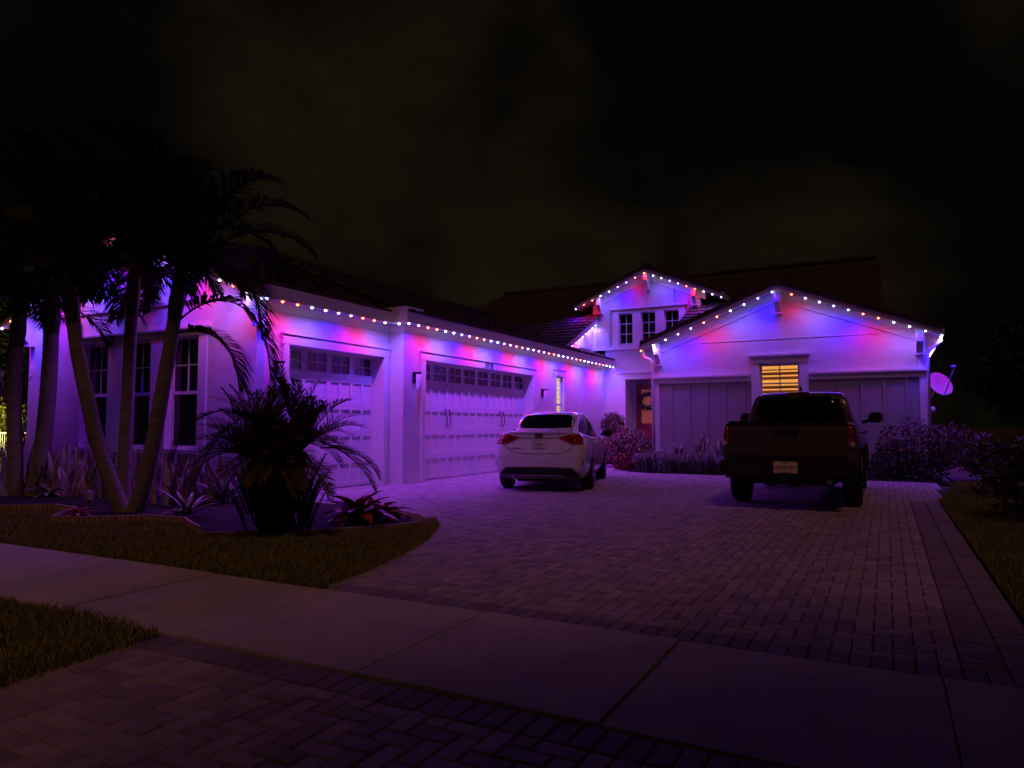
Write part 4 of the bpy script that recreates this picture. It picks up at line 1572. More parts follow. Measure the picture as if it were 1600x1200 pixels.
# bed by the entry and in front of the right wing
shrub('topiary_shrub', 'rounded clipped shrub standing at the garage wall end by the entry', 'shrub', (-7.95, 22.1), [(0, 0, 1.18, .40, .38, .46), (0, 0, .75, .3, .3, .4)], leaf_top, .07, 2600, 31)
shrub('rose_leaf_shrub', 'wide pinkish leaved shrub in front of the entry door', 'shrub', (-6.55, 19.6), [(0, 0, .62, .72, .6, .50), (.5, -.1, .40, .65, .5, .38), (-.45, .1, .45, .5, .5, .42)], leaf_pk, .10, 1500, 41)
shrub('red_leaf_shrub', 'low dark red shrub at the front corner of the entry bed', 'shrub', (-6.25, 18.3), [(0, 0, .22, .35, .3, .25)], leaf_rd, .09, 500, 45, stems=3)
strap_clump('tall_grass', 'tall pale upright grass between the topiary and the sedan mirror', 'ornamental grass', (-7.05, 20.6), 190, 1.05, .28, leaf_pk, .011, 51, stiff=.9)
for i in range(11):
    x = -5.62 + i * .30
    strap_clump('liriope_clump', 'pale arching liriope tuft in the row along the front of the entry bed', 'ornamental grass', (x, 17.92 + .12 * math.sin(i * 2.3)), 230, .48 + .05 * math.sin(i * 1.7), .30, leaf_lir, .010, 60 + i, 'liriope row in the entry bed', stiff=.25)
for i, (x, y, h) in enumerate(((-4.9, 18.55, .62), (-4.25, 18.5, .80), (-3.75, 18.55, .70))):
    strap_clump('spiky_plant', ('short upright spiky plant against the grey siding, nearest the entry', 'tallest upright spiky plant in the middle of the grey siding', 'upright spiky plant against the grey siding, nearest the pickup')[i], 'ornamental plant', (x, y), 40, h, .32, snake_m, .026, 80 + i, 'spiky plants against the siding', stiff=.9)
shrub('tall_red_shrub', 'reddish cordyline shrub beside the left flank of the pickup', 'shrub', (-3.15, 18.4), [(0, 0, .55, .28, .28, .40)], leaf_rd, .16, 420, 91)
shrub('window_shrub', 'loose bush below the lit window behind the pickup', 'shrub', (-2.75, 18.75), [(0, 0, 1.05, .38, .25, .42), (.1, 0, .6, .4, .3, .4)], leaf_pk, .09, 900, 95)
shrub('corner_shrub', 'large loose shrub at the right corner of the house', 'shrub', (.55, 18.35), [(0, 0, .75, .75, .5, .52), (.75, .1, .72, .75, .55, .50), (-.4, 0, .42, .5, .4, .38), (1.35, .2, .5, .5, .45, .40)], leaf_cn, .075, 2100, 99)
shrub('corner_shrub', 'low dark shrub right of the pickup under the large loose shrub', 'shrub', (-.05, 17.75), [(0, 0, .30, .45, .3, .32), (.7, 0, .28, .5, .3, .30)], leaf_dk, .07, 900, 104)
shrub('side_shrub', 'dark bush on the lawn at the right edge of the driveway', 'shrub', (1.85, 10.6), [(0, 0, .55, .75, .9, .62), (.5, 1.2, .6, .8, .9, .62)], leaf_dk, .085, 2200, 108)
shrub('side_shrub', 'second dark bush farther back beside the driveway edge', 'shrub', (2.0, 14.2), [(0, 0, .45, .8, .9, .5), (.6, .9, .5, .8, .8, .5)], leaf_dk, .085, 1500, 112)

# bare twiggy little shrub against the left wall
tw = root('bare_shrub', 'bare twiggy shrub growing against the left end of the gable wall', 'shrub', (-14.9, 7.7, 0))
random.seed(12)
mb = MB()


def branch(p, d, L, r_, lev):
    q = p + d * L
    mb.tube([p, p.lerp(q, .5) + Vector((random.gauss(0, .02), random.gauss(0, .02), 0)), q], [r_, r_ * .8, r_ * .6], 5)
    if lev:
        for _ in range(3):
            branch(q, (d + Vector((random.gauss(0, .5), random.gauss(0, .5), random.gauss(.15, .3)))).normalized(), L * .68, r_ * .6, lev - 1)


branch(Vector((-14.9, 7.7, 0)), Vector((.05, 0, 1)), .95, .025, 4)
P(mb, 'branches', twig, tw)


# ---- far trees, left hedge with its lamp, fence
def far_tree(label, x, y, h, rx, seed, group='dark trees beyond the house'):
    t_ = root('tree', label, 'tree', (x, y, 0), group)
    random.seed(seed)
    P(MB().tube([(x, y, -.1), (x + .1, y, h * .3), (x, y, h * .62)], [.2, .15, .07], 8), 'trunk', twig, t_, smooth=True)
    lb = MB()
    cr_ = MB()
    for i in range(9):
        a = i * 2.4
        r_ = rx * (.25 + .6 * random.random())
        c = Vector((x + math.cos(a) * r_, y + math.sin(a) * r_, h * random.uniform(.42, .86)))
        lb.tube([(x, y, h * .3), tuple(Vector((x, y, h * .4)).lerp(c, .5)), tuple(c)], [.08, .05, .02], 5)
        leaf_cloud(cr_, tuple(c), (rx * .5, rx * .5, h * .17), 700, .22, shell=.3, seed=seed * 20 + i, squash_bottom=False)
    P(lb, 'limbs', twig, t_)
    P(cr_, 'crown', leaf_far, t_)


far_tree('dark leafy tree right of the satellite dish', 4.6, 30, 5.6, 2.0, 1)
far_tree('tall dark tree at the right edge of the picture', 8.2, 33, 8.2, 2.8, 2)
far_tree('low dark tree between the dish and the right edge', 6.6, 27, 4.2, 1.8, 3)
far_tree('dark tree behind the left palms', -26, 18, 6.0, 2.6, 4)
far_tree('dark tree at the far left behind the lit hedge', -31, 17, 6.5, 3.0, 5)

far_tree('unseen leafy tree added behind the camera to shade the driveway apron', 2.4, -1.4, 8.4, 3.3, 6, group='added shade trees')  # out of view, added so its crown shades the apron and near sidewalk

hb = at(10, 655, 24)
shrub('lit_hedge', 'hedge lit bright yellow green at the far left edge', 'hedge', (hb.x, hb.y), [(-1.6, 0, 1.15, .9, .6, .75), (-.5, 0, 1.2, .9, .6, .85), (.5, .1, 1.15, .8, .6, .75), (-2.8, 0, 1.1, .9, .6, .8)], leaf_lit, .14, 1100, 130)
gd = root('garden_lamp', 'small glowing garden lamp at the foot of the lit hedge', 'garden light', (hb.x + .15, hb.y - 1.5, 0))
P(MB().tube([(hb.x + .15, hb.y - 1.5, 0), (hb.x + .15, hb.y - 1.5, .62)], .02, 6), 'post', black_metal, gd)
P(MB().lathe([(.0, .62), (.05, .63), (.06, .70), (.04, .74), (.0, .75)], 10, 'z', (hb.x + .15, hb.y - 1.5, 0)), 'lamp', garden_glow, gd)
pl = bpy.data.lights.new('garden_lamp_light', 'POINT')
pl.energy = 420
pl.color = (1, .80, .30)
pl.shadow_soft_size = .05
plo = bpy.data.objects.new('garden_lamp_light', pl)
COL.objects.link(plo)
plo.parent = gd
plo.location = (0, -.08, .78)
fn = root('fence', 'dark metal picket fence before the lit hedge', 'fence', (hb.x, hb.y - .9, 0))
fx = hb.x - 5
P(MB().box(fx, fx + 8, hb.y - .92, hb.y - .88, .95, .99), 'rail', black_metal, fn)
P(MB().box(fx, fx + 8, hb.y - .92, hb.y - .88, .12, .16), 'rail', black_metal, fn)
for i in range(65):
    bx('picket', black_metal, fn, fx + i * .123, fx + i * .123 + .018, hb.y - .91, hb.y - .89, .02, .95)


# ================================================================== VEHICLES
def evaluated(me, mods):
    """run modifiers on a mesh and return the result"""
    o = bpy.data.objects.new('work', me)
    COL.objects.link(o)
    extra = []
    for kind, kw in mods:
        m = o.modifiers.new(kind, kind)
        for k, v in kw.items():
            setattr(m, k, v)
    dg = bpy.context.evaluated_depsgraph_get()
    out = bpy.data.meshes.new_from_object(o.evaluated_get(dg))
    bpy.data.objects.remove(o)
    return out


def loft(stations):
    """stations: list of (y, [(x, z) half profile from bottom centre to top centre])"""
    V, F = [], []
    rings = []
    for y, prof in stations:
        pts = [(x, z) for x, z in prof] + [(-x, z) for x, z in prof[-2:0:-1]]
        o = len(V)
        for x, z in pts:
            V.append((x, y, z))
        rings.append((o, len(pts)))
    n = rings[0][1]
    for (a, _), (b, _) in zip(rings[:-1], rings[1:]):
        for k in range(n):
            F.append((a + k, b + k, b + (k + 1) % n, a + (k + 1) % n))
    F.append(tuple(rings[0][0] + k for k in range(n)))
    F.append(tuple(rings[-1][0] + k for k in range(n))[::-1])
    return V, F


def solid(V, F, m, sub=2, deform=None):
    me = bpy.data.meshes.new('body')
    me.from_pydata(V, [], F)
    bm = bmesh.new()
    bm.from_mesh(me)
    bmesh.ops.recalc_face_normals(bm, faces=bm.faces)
    bm.to_mesh(me)
    bm.free()
    me = evaluated(me, [('SUBSURF', {'levels': sub, 'render_levels': sub})])
    if deform:
        for v in me.vertices:
            v.co = deform(v.co)
    me.materials.clear()
    me.materials.append(m)
    me.polygons.foreach_set('use_smooth', [True] * len(me.polygons))
    return me


def cut(me, cyls, m):
    """cut wheel arches: cylinders across x"""
    cm = MB()
    for (x0, x1, y, z, r_) in cyls:
        cm.lathe([(r_, x0), (r_, x1)], 36, 'x', (0, y, z))
    cme = cm.mesh('cutter', m)
    bm = bmesh.new()
    bm.from_mesh(cme)
    bmesh.ops.recalc_face_normals(bm, faces=bm.faces)
    bm.to_mesh(cme)
    bm.free()
    co = bpy.data.objects.new('cutter', cme)
    COL.objects.link(co)
    out = evaluated(me, [('BOOLEAN', {'object': co, 'operation': 'DIFFERENCE', 'solver': 'EXACT'})])
    bpy.data.objects.remove(co)
    for p in out.polygons:
        p.use_smooth = True
    out.materials.clear()
    out.materials.append(m)
    try:
        out.set_sharp_from_angle(angle=R(38))
    except Exception:
        pass
    return out


def bvh_of(*meshes):
    V, F = [], []
    for me in meshes:
        o = len(V)
        V += [v.co.copy() for v in me.vertices]
        F += [tuple(i + o for i in p.vertices) for p in me.polygons]
    return BVHTree.FromPolygons(V, F)


def patch(bvh, lo, hi, axis, off=.006, m=6, sub=4, thick=.02):
    """a curved panel: lo and hi are polylines in the plane seen from outside along axis; laid on the body"""
    def refine(L):
        o = []
        for a, b in zip(L[:-1], L[1:]):
            for k in range(sub):
                t = k / sub
                o.append((a[0] + (b[0] - a[0]) * t, a[1] + (b[1] - a[1]) * t))
        o.append(L[-1])
        return o
    lo, hi = refine(lo), refine(hi)
    D = {'rear': Vector((0, 1, 0)), 'right': Vector((-1, 0, 0)), 'left': Vector((1, 0, 0)), 'front': Vector((0, -1, 0))}[axis]
    grid = []
    for j in range(m + 1):
        t = j / m
        row = []
        for a, b in zip(lo, hi):
            u, w = a[0] + (b[0] - a[0]) * t, a[1] + (b[1] - a[1]) * t
            o = Vector((u, 0, w)) - D * 8 if axis in ('rear', 'front') else Vector((0, u, w)) - D * 8
            h = bvh.ray_cast(o, D)
            if h[0] is None:
                q = bvh.find_nearest(o + D * 8)
                p = q[0]
            else:
                p = h[0]
            row.append(p)
        grid.append(row)
    mb = MB()
    n = len(lo)
    front = [p - D * off for r_ in grid for p in r_]
    back = [p + D * thick for r_ in grid for p in r_]
    mb.v = [tuple(p) for p in front + back]
    N = len(front)
    flip = axis in ('rear', 'left')
    def q(a, b, c, d):
        mb.f.append((a, b, c, d))
    for j in range(m):
        for i in range(n - 1):
            a = j * n + i
            q(a, a + 1, a + n + 1, a + n)
    for i in range(n - 1):
        q(i, N + i, N + i + 1, i + 1)
        a = m * n + i
        q(a, a + 1, N + a + 1, N + a)
    for j in range(m):
        a, b = j * n, (j + 1) * n
        q(a, b, N + b, N + a)
        a, b = j * n + n - 1, (j + 1) * n + n - 1
        q(a, N + a, N + b, b)
    return mb


def mirror_poly(L):
    return [(-x, z) for x, z in L]


def seam(bvh, pts, axis, w=.006, off=.003):
    """a thin dark gap line following the body"""
    lo, hi = [], []
    for i, p in enumerate(pts):
        a, b = pts[max(i - 1, 0)], pts[min(i + 1, len(pts) - 1)]
        d = Vector((b[0] - a[0], b[1] - a[1])).normalized()
        n = Vector((-d.y, d.x)) * w / 2
        lo.append((p[0] - n.x, p[1] - n.y))
        hi.append((p[0] + n.x, p[1] + n.y))
    return patch(bvh, lo, hi, axis, off=off, m=1, sub=6, thick=.004)


def wheel(parent, x, y, r_, w, side, spokes=5):
    """side +1: outer face toward +x"""
    c = Vector((x, y, r_))
    t = P(MB().lathe([(r_ * .62, -w / 2), (r_ * .90, -w / 2), (r_ * .97, -w * .42), (r_, -w * .28), (r_, w * .28), (r_ * .97, w * .42), (r_ * .90, w / 2), (r_ * .62, w / 2)], 36, 'x', c), 'wheel', tyre_m, parent, smooth=True)
    f = side * w / 2
    rm = MB()
    prof = [(r_ * .64, f - side * .002), (r_ * .66, f + side * .004), (r_ * .60, f + side * .002), (r_ * .56, f - side * .05), (r_ * .1, f - side * .06)]
    rm.lathe(prof if side > 0 else prof, 32, 'x', c)
    P(rm, 'rim', dark_chrome, t, smooth=True)
    sp = MB()
    for k in range(spokes):
        a = 2 * PI * k / spokes
        d = Vector((0, math.cos(a), math.sin(a)))
        e = Vector((0, -math.sin(a), math.cos(a)))
        for s in (-1, 1):
            p0 = c + d * r_ * .12 + e * s * .02 + Vector((f - side * .02, 0, 0))
            p1 = c + d * r_ * .60 + e * s * .055 + Vector((f - side * .004, 0, 0))
            sp.tube([p0, p1], [.02, .016], 6)
    P(sp, 'spoke_set', rim_m, t)
    P(MB().lathe([(.001, f), (r_ * .12, f), (r_ * .14, f - side * .03)], 14, 'x', c), 'hub_cap', rim_m, t, smooth=True)
    return t


def plate(parent, y, z, s1, s2, s3, pm, tm_, w=.305, h=.155, mid=None):
    pl_ = P(MB().box(-w / 2, w / 2, y - .008, y, z - h / 2, z + h / 2), 'license_plate', pm, parent, bevel=.004)
    def put(s, size, dx, dz, m):
        me = text_mesh(s, size, m, .001)
        place('plate_lettering', me, pl_, (dx, y - .010, z + dz), rot=(PI / 2, 0, 0))
    put(s1, .092 * (.265 / .305) * (7 / len(s1)) ** 1.1 * .86, 0, -.004, tm_)
    put(s2, .024, 0, h / 2 - .018, tm_)
    put(s3, .020, 0, -h / 2 + .016, tm_)
    if mid:
        P(MB().lathe([(.001, y - .0095), (.024, y - .0095), (.026, y - .0085), (.001, y - .0085)], 14, 'y', (0, 0, z - .005)), 'plate_emblem', mid, pl_)
    return pl_


# ---- white sedan -------------------------------------------------
car = root('parked_sedan', 'white four door sedan parked facing the house before the double garage door', 'car', (-5.80, 12.38, 0), world_coords=False, rz=R(15.5))


def prof(w, zb, zt, zs=.90, tuck=.94):
    return [(0, zb), (w * .55, zb), (w * .86, zb + .02), (w * tuck, zb + .10), (w * .985, .46), (w, .66), (w * .985, zs - .06), (w * .94, zs + .01), (w * .86, zt - .02), (w * .55, zt + .005), (0, zt + .015)]


st = [(-.99, prof(.66, .34, 1.07, .90)), (-.97, prof(.76, .30, 1.09, .92)), (-.88, prof(.835, .26, 1.105, .94)), (-.70, prof(.868, .22, 1.11, .955)), (-.35, prof(.885, .19, 1.10, .96)), (0, prof(.888, .18, 1.06, .955)),
      (.7, prof(.888, .17, 1.02, .94)), (1.5, prof(.888, .17, 1.00, .92)), (2.2, prof(.888, .18, 1.00, .90)), (2.8, prof(.880, .19, .95, .86)), (3.25, prof(.84, .20, .86, .78)), (3.52, prof(.74, .24, .74, .68)), (3.62, prof(.6, .30, .66, .60))]


def sed_def(c):
    if c.y < -.55:
        t = min(1, (-.55 - c.y) / .4)
        z = c.z
        # bumper swells, boot lid leans in, small lip on top
        b = .10 * max(0, min(1, (z - .66) / .34)) - .035 * math.exp(-((z - 1.08) / .03) ** 2) + .10 * max(0, (.38 - z) / .2)
        b += .05 * math.exp(-((z - .86) / .05) ** 2) * max(0, 1 - abs(c.x) / .32)
        c = Vector((c.x, c.y + b * t, c.z))
    return c


V_, F_ = loft(st)
body_me = solid(V_, F_, car_white, 3, sed_def)
gh = [(-.62, 1.10, .60, .50), (-.45, 1.15, .655, .52), (-.15, 1.28, .69, .54), (.2, 1.415, .715, .56), (.55, 1.475, .73, .57), (1.0, 1.492, .735, .575), (1.45, 1.475, .735, .57), (1.85, 1.37, .735, .60), (2.3, 1.14, .73, .64), (2.55, 1.0, .70, .62)]
stg = []
for y, zr_, wb, wt in gh:
    zb = .92
    zm = zb + (zr_ - zb) * .45
    stg.append((y, [(0, zb - .1), (wb * .6, zb - .1), (wb + .03, zb - .04), (wb + .03, zb + .04), (wb + (wt - wb) * .42, zm), (wt + .035, zr_ - .07), (wt - .01, zr_ - .018), (wt * .6, zr_), (0, zr_ + .012)]))
V_, F_ = loft(stg)
green_me = solid(V_, F_, car_white, 3)
bvh_all = bvh_of(body_me, green_me)
bvh_g = bvh_of(green_me)
body_cut = cut(body_me, [(-1.2, -.62, 0, .325, .365), (.62, 1.2, 0, .325, .365), (-1.2, -.62, 2.70, .325, .365), (.62, 1.2, 2.70, .325, .365)], car_white)
cb = place('body', body_cut, car, (0, 0, 0))
cg = place('cabin', green_me, car, (0, 0, 0))
for x, s in ((-.775, -1), (.775, 1)):
    wheel(car, x, 0, .325, .215, s)
    wheel(car, x, 2.70, .325, .215, s)
P(patch(bvh_all, [(-.585, 1.165), (-.3, 1.150), (0, 1.147), (.3, 1.150), (.585, 1.165)], [(-.485, 1.425), (-.25, 1.445), (0, 1.45), (.25, 1.445), (.485, 1.425)], 'rear', off=.004, m=8), 'rear_window', car_glass, car, smooth=True)
for s, ax in ((1, 'right'), (-1, 'left')):
    P(patch(bvh_g, [(-.18, 1.03), (.42, 1.0), (.80, .985)], [(-.02, 1.19), (.42, 1.36), (.80, 1.405)], ax, off=.005), 'side_window', car_glass, car, smooth=True)
    P(patch(bvh_g, [(.86, .985), (1.4, .97), (2.2, .97)], [(.86, 1.405), (1.45, 1.39), (1.75, 1.28)], ax, off=.005), 'side_window', car_glass, car, smooth=True)
P(patch(bvh_g, [(-.62, 1.06), (0, 1.05), (.62, 1.06)], [(-.5, 1.40), (0, 1.42), (.5, 1.40)], 'front', off=.004), 'windscreen', car_glass, car, smooth=True)
TLo = [(-.80, .875), (-.70, .862), (-.58, .875), (-.47, .925), (-.36, .972)]
TLh = [(-.80, 1.015), (-.70, 1.048), (-.58, 1.040), (-.47, 1.015), (-.35, .985)]
for s in (1, -1):
    lo = TLo if s > 0 else mirror_poly(TLo)
    hi = TLh if s > 0 else mirror_poly(TLh)
    tl = P(patch(bvh_all, lo, hi, 'rear', off=.012, m=6, sub=5, thick=.03), 'tail_light', lamp_red, car, smooth=True)
    mid = lambda A, B, t: [(a[0] + (b[0] - a[0]) * t, a[1] + (b[1] - a[1]) * t) for a, b in zip(A, B)]
    P(patch(bvh_all, mid(lo, hi, .30)[1:4], mid(lo, hi, .52)[1:4], 'rear', off=.016, m=2, sub=5, thick=.01), 'lamp_band', lamp_dark, tl, smooth=True)
    P(patch(bvh_all, mid(lo, hi, .66)[2:], mid(lo, hi, .80)[2:], 'rear', off=.016, m=2, sub=5, thick=.01), 'lamp_band', lamp_clear if False else lamp_dark, tl, smooth=True)
    P(seam(bvh_all, [(s * .80, .60), (s * .79, .50)], 'rear', .02, .004), 'reflector', lamp_dark, car)
P(patch(bvh_all, [(-.72, .24), (-.5, .235), (0, .235), (.5, .235), (.72, .24)], [(-.735, .33), (-.60, .455), (0, .462), (.60, .455), (.735, .33)], 'rear', off=.008, m=5, sub=5, thick=.03), 'lower_valance', car_black, car, smooth=True)
sm = [(-.40, .985), (-.2, .972), (0, .970), (.2, .972), (.40, .985)]
P(seam(bvh_all, sm, 'rear', .010, .004), 'boot_crease', dark_chrome, car)
ts = [(-.66, .868), (-.58, .80), (-.50, .735), (-.40, .705), (-.2, .695), (0, .693), (.2, .695), (.40, .705), (.50, .735), (.58, .80), (.66, .868)]
P(seam(bvh_all, ts, 'rear', .010, .003), 'boot_seam', car_black, car)
for ya in (.83, -.02, 1.95):
    P(seam(bvh_all, [(ya + (.10 if ya < 0 else 0), .34), (ya, .60), (ya, .93)], 'right', .008, .002), 'door_seam', car_black, car)
    P(seam(bvh_all, [(ya + (.10 if ya < 0 else 0), .34), (ya, .60), (ya, .93)], 'left', .008, .002), 'door_seam', car_black, car)
for yh in (.18, 1.05):
    for s in (1, -1):
        P(MB().tube([(s * .885, yh, .885), (s * .925, yh + .03, .89), (s * .925, yh + .17, .89), (s * .885, yh + .2, .885)], .014, 6), 'door_handle', car_white, car, smooth=True)
for s in (1, -1):
    mr = P(MB().lathe([(.001, -.12), (.055, -.10), (.085, -.02), (.085, .05), (.06, .10), (.001, .11)], 16, 'x', (s * 1.00, 1.88, 1.055)), 'wing_mirror', car_black, car, smooth=True)
    P(MB().tube([(s * .86, 1.92, 1.0), (s * .92, 1.90, 1.03)], .03, 6), 'mirror_stalk', car_black, mr)
hy = min(bvh_all.ray_cast(Vector((x_, -6, z_)), Vector((0, 1, 0)))[0].y for x_ in (-.15, 0, .15) for z_ in (.79, .86, .94))
plate(car, hy - .004, .865, 'LFT 2K3', 'MYFLORIDA.COM', 'SUNSHINE STATE', plate_w, plate_t, mid=plate_o)
# oval emblem of three rings on the boot lid
he = bvh_all.ray_cast(Vector((0, -6, 1.025)), Vector((0, 1, 0)))[0]
em_ = MB()
for rx_, rz_, dz in ((.070, .047, 0), (.026, .044, 0), (.050, .020, .020)):
    em_.tube([(math.cos(t * PI / 12) * rx_, he.y - .012, 1.022 + dz + math.sin(t * PI / 12) * rz_) for t in range(25)], .0075, 6)
P(em_, 'emblem', dark_chrome, car, smooth=True)
hb2 = bvh_all.ray_cast(Vector((-.38, -6, .775)), Vector((0, 1, 0)))[0]
place('badge', text_mesh('COROLLA', .036, dark_chrome, .004), car, (-.40, hb2.y - .006, .790), rot=(PI / 2, 0, 0))
place('badge', text_mesh('LE', .036, dark_chrome, .004), car, (.42, hb2.y - .006, .790), rot=(PI / 2, 0, 0))
P(MB().box(-.45, .45, -.62, 2.9, .17, .23), 'underbody', car_black, car)
P(MB().lathe([(.03, -.9), (.03, -.6)], 12, 'y', (-.45, 0, .24)), 'exhaust', chrome, car, smooth=True)

# ---- dark pickup -------------------------------------------------
trk = root('pickup_truck', 'dark pickup truck parked facing the right wing below the lit window', 'pickup', (-1.27, 11.80, 0), world_coords=False, rz=R(0.3))


def tprof(w, zb, zt):
    return [(0, zb), (w * .6, zb), (w * .93, zb + .01), (w * .98, zb + .06), (w, zb + .25), (w, (zb + zt) / 2), (w * .995, zt - .22), (w * .975, zt - .06), (w * .95, zt - .01), (w * .6, zt), (0, zt)]


st = [(-1.10, tprof(.86, .60, 1.245)), (-1.09, tprof(.885, .58, 1.255)), (-1.03, tprof(.905, .56, 1.26)), (-.7, tprof(.925, .55, 1.26)), (0, tprof(.935, .54, 1.25)), (.9, tprof(.93, .50, 1.24)), (1.7, tprof(.93, .48, 1.23)),
      (2.6, tprof(.93, .48, 1.19)), (3.2, tprof(.93, .5, 1.16)), (3.7, tprof(.93, .52, 1.13)), (4.1, tprof(.89, .55, 1.05)), (4.25, tprof(.80, .6, .98))]
V_, F_ = loft(st)
tb_me = solid(V_, F_, truck_paint, 3)
gh = [(.62, 1.20, .86, .80), (.66, 1.45, .83, .74), (.72, 1.66, .80, .70), (.85, 1.755, .80, .665), (1.4, 1.79, .81, .66), (2.0, 1.785, .81, .655), (2.45, 1.70, .82, .66), (2.85, 1.45, .84, .72), (3.2, 1.19, .86, .78)]
stg = []
for y, zr_, wb, wt in gh:
    zb = 1.10
    stg.append((y, [(0, zb), (wb * .6, zb), (wb + .02, zb), (wb + .02, zb + .05), (wb + (wt - wb) * .45, zb + (zr_ - zb) * .5), (wt + .03, zr_ - .06), (wt - .02, zr_ - .012), (wt * .6, zr_), (0, zr_ + .01)]))
V_, F_ = loft(stg)
tg_me = solid(V_, F_, truck_paint, 3)
bvh_t = bvh_of(tb_me, tg_me)
bvh_tg = bvh_of(tg_me)
bed_cut = cut(tb_me, [(-1.3, -.66, 0, .40, .47), (.66, 1.3, 0, .40, .47), (-1.3, -.66, 3.24, .40, .47), (.66, 1.3, 3.24, .40, .47)], truck_paint)
# open cargo bed
cm = MB().box(-.76, .76, -.99, .56, .72, 2.0).mesh('cutter', truck_paint)
co = bpy.data.objects.new('cutter', cm)
COL.objects.link(co)
bed_cut2 = evaluated(bed_cut, [('BOOLEAN', {'object': co, 'operation': 'DIFFERENCE', 'solver': 'EXACT'})])
bpy.data.objects.remove(co)
bed_cut2.materials.clear()
bed_cut2.materials.append(truck_paint)
try:
    bed_cut2.set_sharp_from_angle(angle=R(38))
except Exception:
    pass
place('body', bed_cut2, trk, (0, 0, 0))
place('cab', tg_me, trk, (0, 0, 0))
for x, s in ((-.80, -1), (.80, 1)):
    wheel(trk, x, 0, .385, .25, s, 6)
    wheel(trk, x, 3.24, .385, .25, s, 6)
# fender flares
for s in (-1, 1):
    for yc in (0, 3.24):
        P(MB().tube([(s * .935, yc + math.cos(R(a)) * .475, .40 + math.sin(R(a)) * .475) for a in range(-8, 190, 9)], .032, 6), 'fender_flare', car_black, trk, smooth=True)
P(patch(bvh_tg, [(-.70, 1.29), (0, 1.28), (.70, 1.29)], [(-.60, 1.68), (0, 1.70), (.60, 1.68)], 'rear', off=.006, m=6), 'rear_window', car_glass, trk, smooth=True)
for s, ax in ((1, 'right'), (-1, 'left')):
    P(patch(bvh_tg, [(.95, 1.27), (1.5, 1.26), (1.72, 1.26)], [(.98, 1.66), (1.5, 1.69), (1.72, 1.69)], ax, off=.006), 'side_window', car_glass, trk, smooth=True)
    P(patch(bvh_tg, [(1.80, 1.26), (2.3, 1.25), (2.92, 1.24)], [(1.80, 1.69), (2.25, 1.67), (2.50, 1.58)], ax, off=.006), 'side_window', car_glass, trk, smooth=True)
P(patch(bvh_tg, [(-.7, 1.25), (0, 1.24), (.7, 1.25)], [(-.6, 1.66), (0, 1.68), (.6, 1.66)], 'front', off=.005), 'windscreen', car_glass, trk, smooth=True)
# tailgate: raised panel with a lower crease, handle and seams
tgz = P(patch(bvh_t, [(-.775, .765), (-.6, .765), (0, .765), (.6, .765), (.775, .765)], [(-.775, 1.19), (-.6, 1.195), (0, 1.195), (.6, 1.195), (.775, 1.19)], 'rear', off=.014, m=6, sub=4, thick=.02), 'tailgate', truck_paint, trk)
yt = bvh_t.ray_cast(Vector((0, -6, 1.0)), Vector((0, 1, 0)))[0].y
P(MB().prism([(-.775, .80), (-.55, .80), (-.42, .835), (.42, .835), (.55, .80), (.775, .80), (.775, .775), (-.775, .775)], 'y', yt - .028, yt - .013), 'tailgate_crease', truck_paint, tgz)
P(MB().box(-.79, .79, yt - .02, yt + .10, 1.215, 1.268), 'tailgate_cap', car_black, trk, bevel=.012)
hd = P(MB().box(-.155, .155, yt - .022, yt - .008, 1.045, 1.15), 'tailgate_handle', car_black, trk, bevel=.006)
P(MB().box(-.11, .11, yt - .034, yt - .023, 1.105, 1.13), 'handle_lever', car_black, hd)
for s in (-1, 1):
    xo = (s * .80, s * .925)
    lo, hi = sorted(xo)
    tl = P(patch(bvh_t, [(lo, .90), (hi, .90)], [(lo, 1.20), (hi, 1.18)], 'rear', off=.014, m=6, sub=4, thick=.05), 'tail_light', lamp_red, trk, smooth=True)
    P(patch(bvh_t, [(lo + .015, .90), (hi - .02, .90)], [(lo + .015, .97), (hi - .02, .97)], 'rear', off=.02, m=2, sub=3, thick=.01), 'reverse_lamp', lamp_clear, tl, smooth=True)
    P(patch(bvh_t, [(lo + .02, 1.05), (hi - .015, 1.05)], [(lo + .02, 1.10), (hi - .015, 1.10)], 'rear', off=.02, m=2, sub=3, thick=.01), 'lamp_band', lamp_dark, tl, smooth=True)
bmp = P(MB().prism([(-.90, .50), (-.52, .47), (.52, .47), (.90, .50), (.90, .70), (.60, .715), (.30, .715), (.26, .735), (-.26, .735), (-.30, .715), (-.60, .715), (-.90, .70)], 'y', -1.24, -1.08), 'rear_bumper', dark_chrome, trk, bevel=.02)
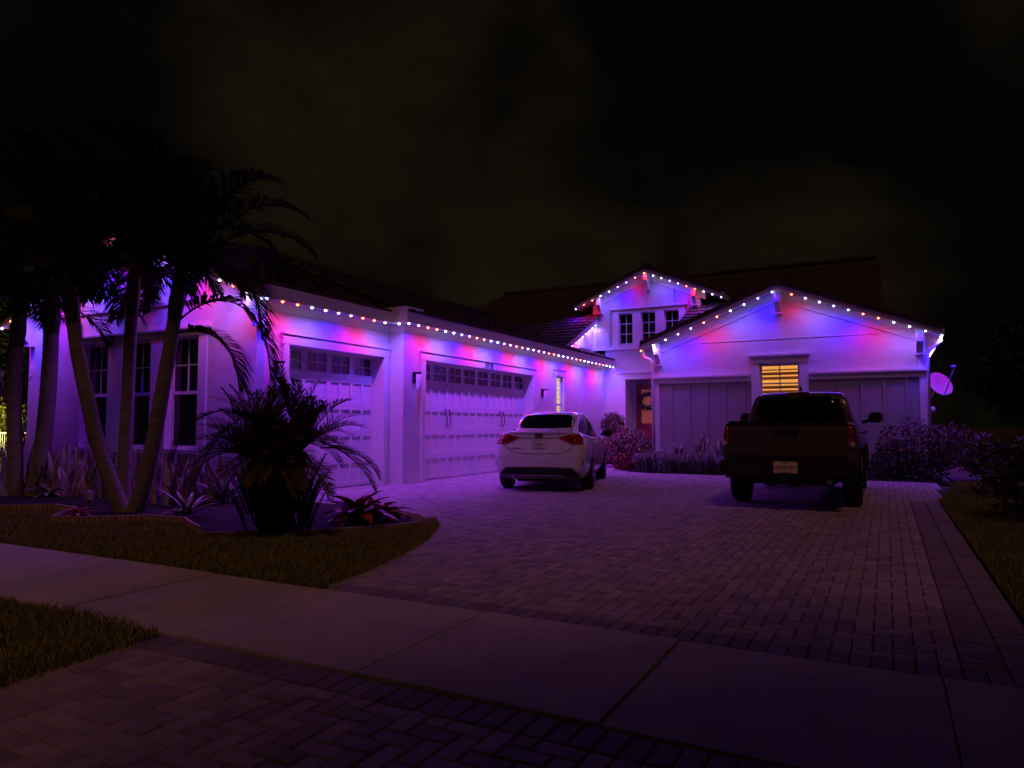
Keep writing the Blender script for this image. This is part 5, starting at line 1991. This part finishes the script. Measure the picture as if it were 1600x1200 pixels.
for s in (-1, 1):
    P(MB().box(s * .79, s * .89, -1.255, -1.24, .58, .70), 'bumper_step', dark_chrome, bmp)
P(MB().box(-.30, .30, -1.26, -1.24, .50, .73), 'plate_recess', car_black, bmp)
plate(trk, -1.262, .615, 'QGQM EDT', 'FLORIDA', 'SUNSHINE STATE', plate_c, plate_k, w=.32, h=.165)
P(MB().box(-.06, .06, -1.30, -1.05, .40, .48), 'hitch', car_black, trk)
P(MB().box(-.60, .60, -1.0, 3.9, .36, .56), 'frame', car_black, trk)
P(MB().tube([(-.72, 0, .385), (.72, 0, .385)], .05, 8), 'axle', car_black, trk)
P(MB().lathe([(.001, -.10), (.11, -.08), (.14, 0), (.11, .08), (.001, .10)], 14, 'x', (0, 0, .385)), 'differential', car_black, trk, smooth=True)
P(MB().tube([(.55, -1.1, .42), (.55, -.6, .42)], .035, 10), 'exhaust', chrome, trk)
for s in (-1, 1):
    mr = P(MB().box(s * 1.00, s * 1.23, 2.42, 2.53, 1.255, 1.44), 'wing_mirror', car_black, trk, bevel=.035)
    P(MB().tube([(s * .90, 2.52, 1.26), (s * 1.03, 2.48, 1.30)], .03, 6), 'mirror_stalk', car_black, mr)
    P(MB().tube([(s * .945, .95, 1.09), (s * .97, .98, 1.095), (s * .97, 1.14, 1.095), (s * .945, 1.17, 1.09)], .014, 6), 'door_handle', car_black, trk)
    P(MB().tube([(s * .945, 1.85, 1.09), (s * .97, 1.88, 1.095), (s * .97, 2.04, 1.095), (s * .945, 2.07, 1.09)], .014, 6), 'door_handle', car_black, trk)
for ya in (1.76, .80, 2.85):
    for ax in ('right', 'left'):
        P(seam(bvh_t, [(ya, .55), (ya, .85), (ya, 1.16)], ax, .010, .002), 'door_seam', car_black, trk)
P(MB().prism([(1.05, 1.785), (1.25, 1.80), (1.12, 1.865), (1.08, 1.87)], 'x', -.012, .012), 'roof_antenna', car_black, trk)
P(MB().box(-.16, .16, .80, .83, 1.725, 1.755), 'brake_light', lamp_dark, trk)
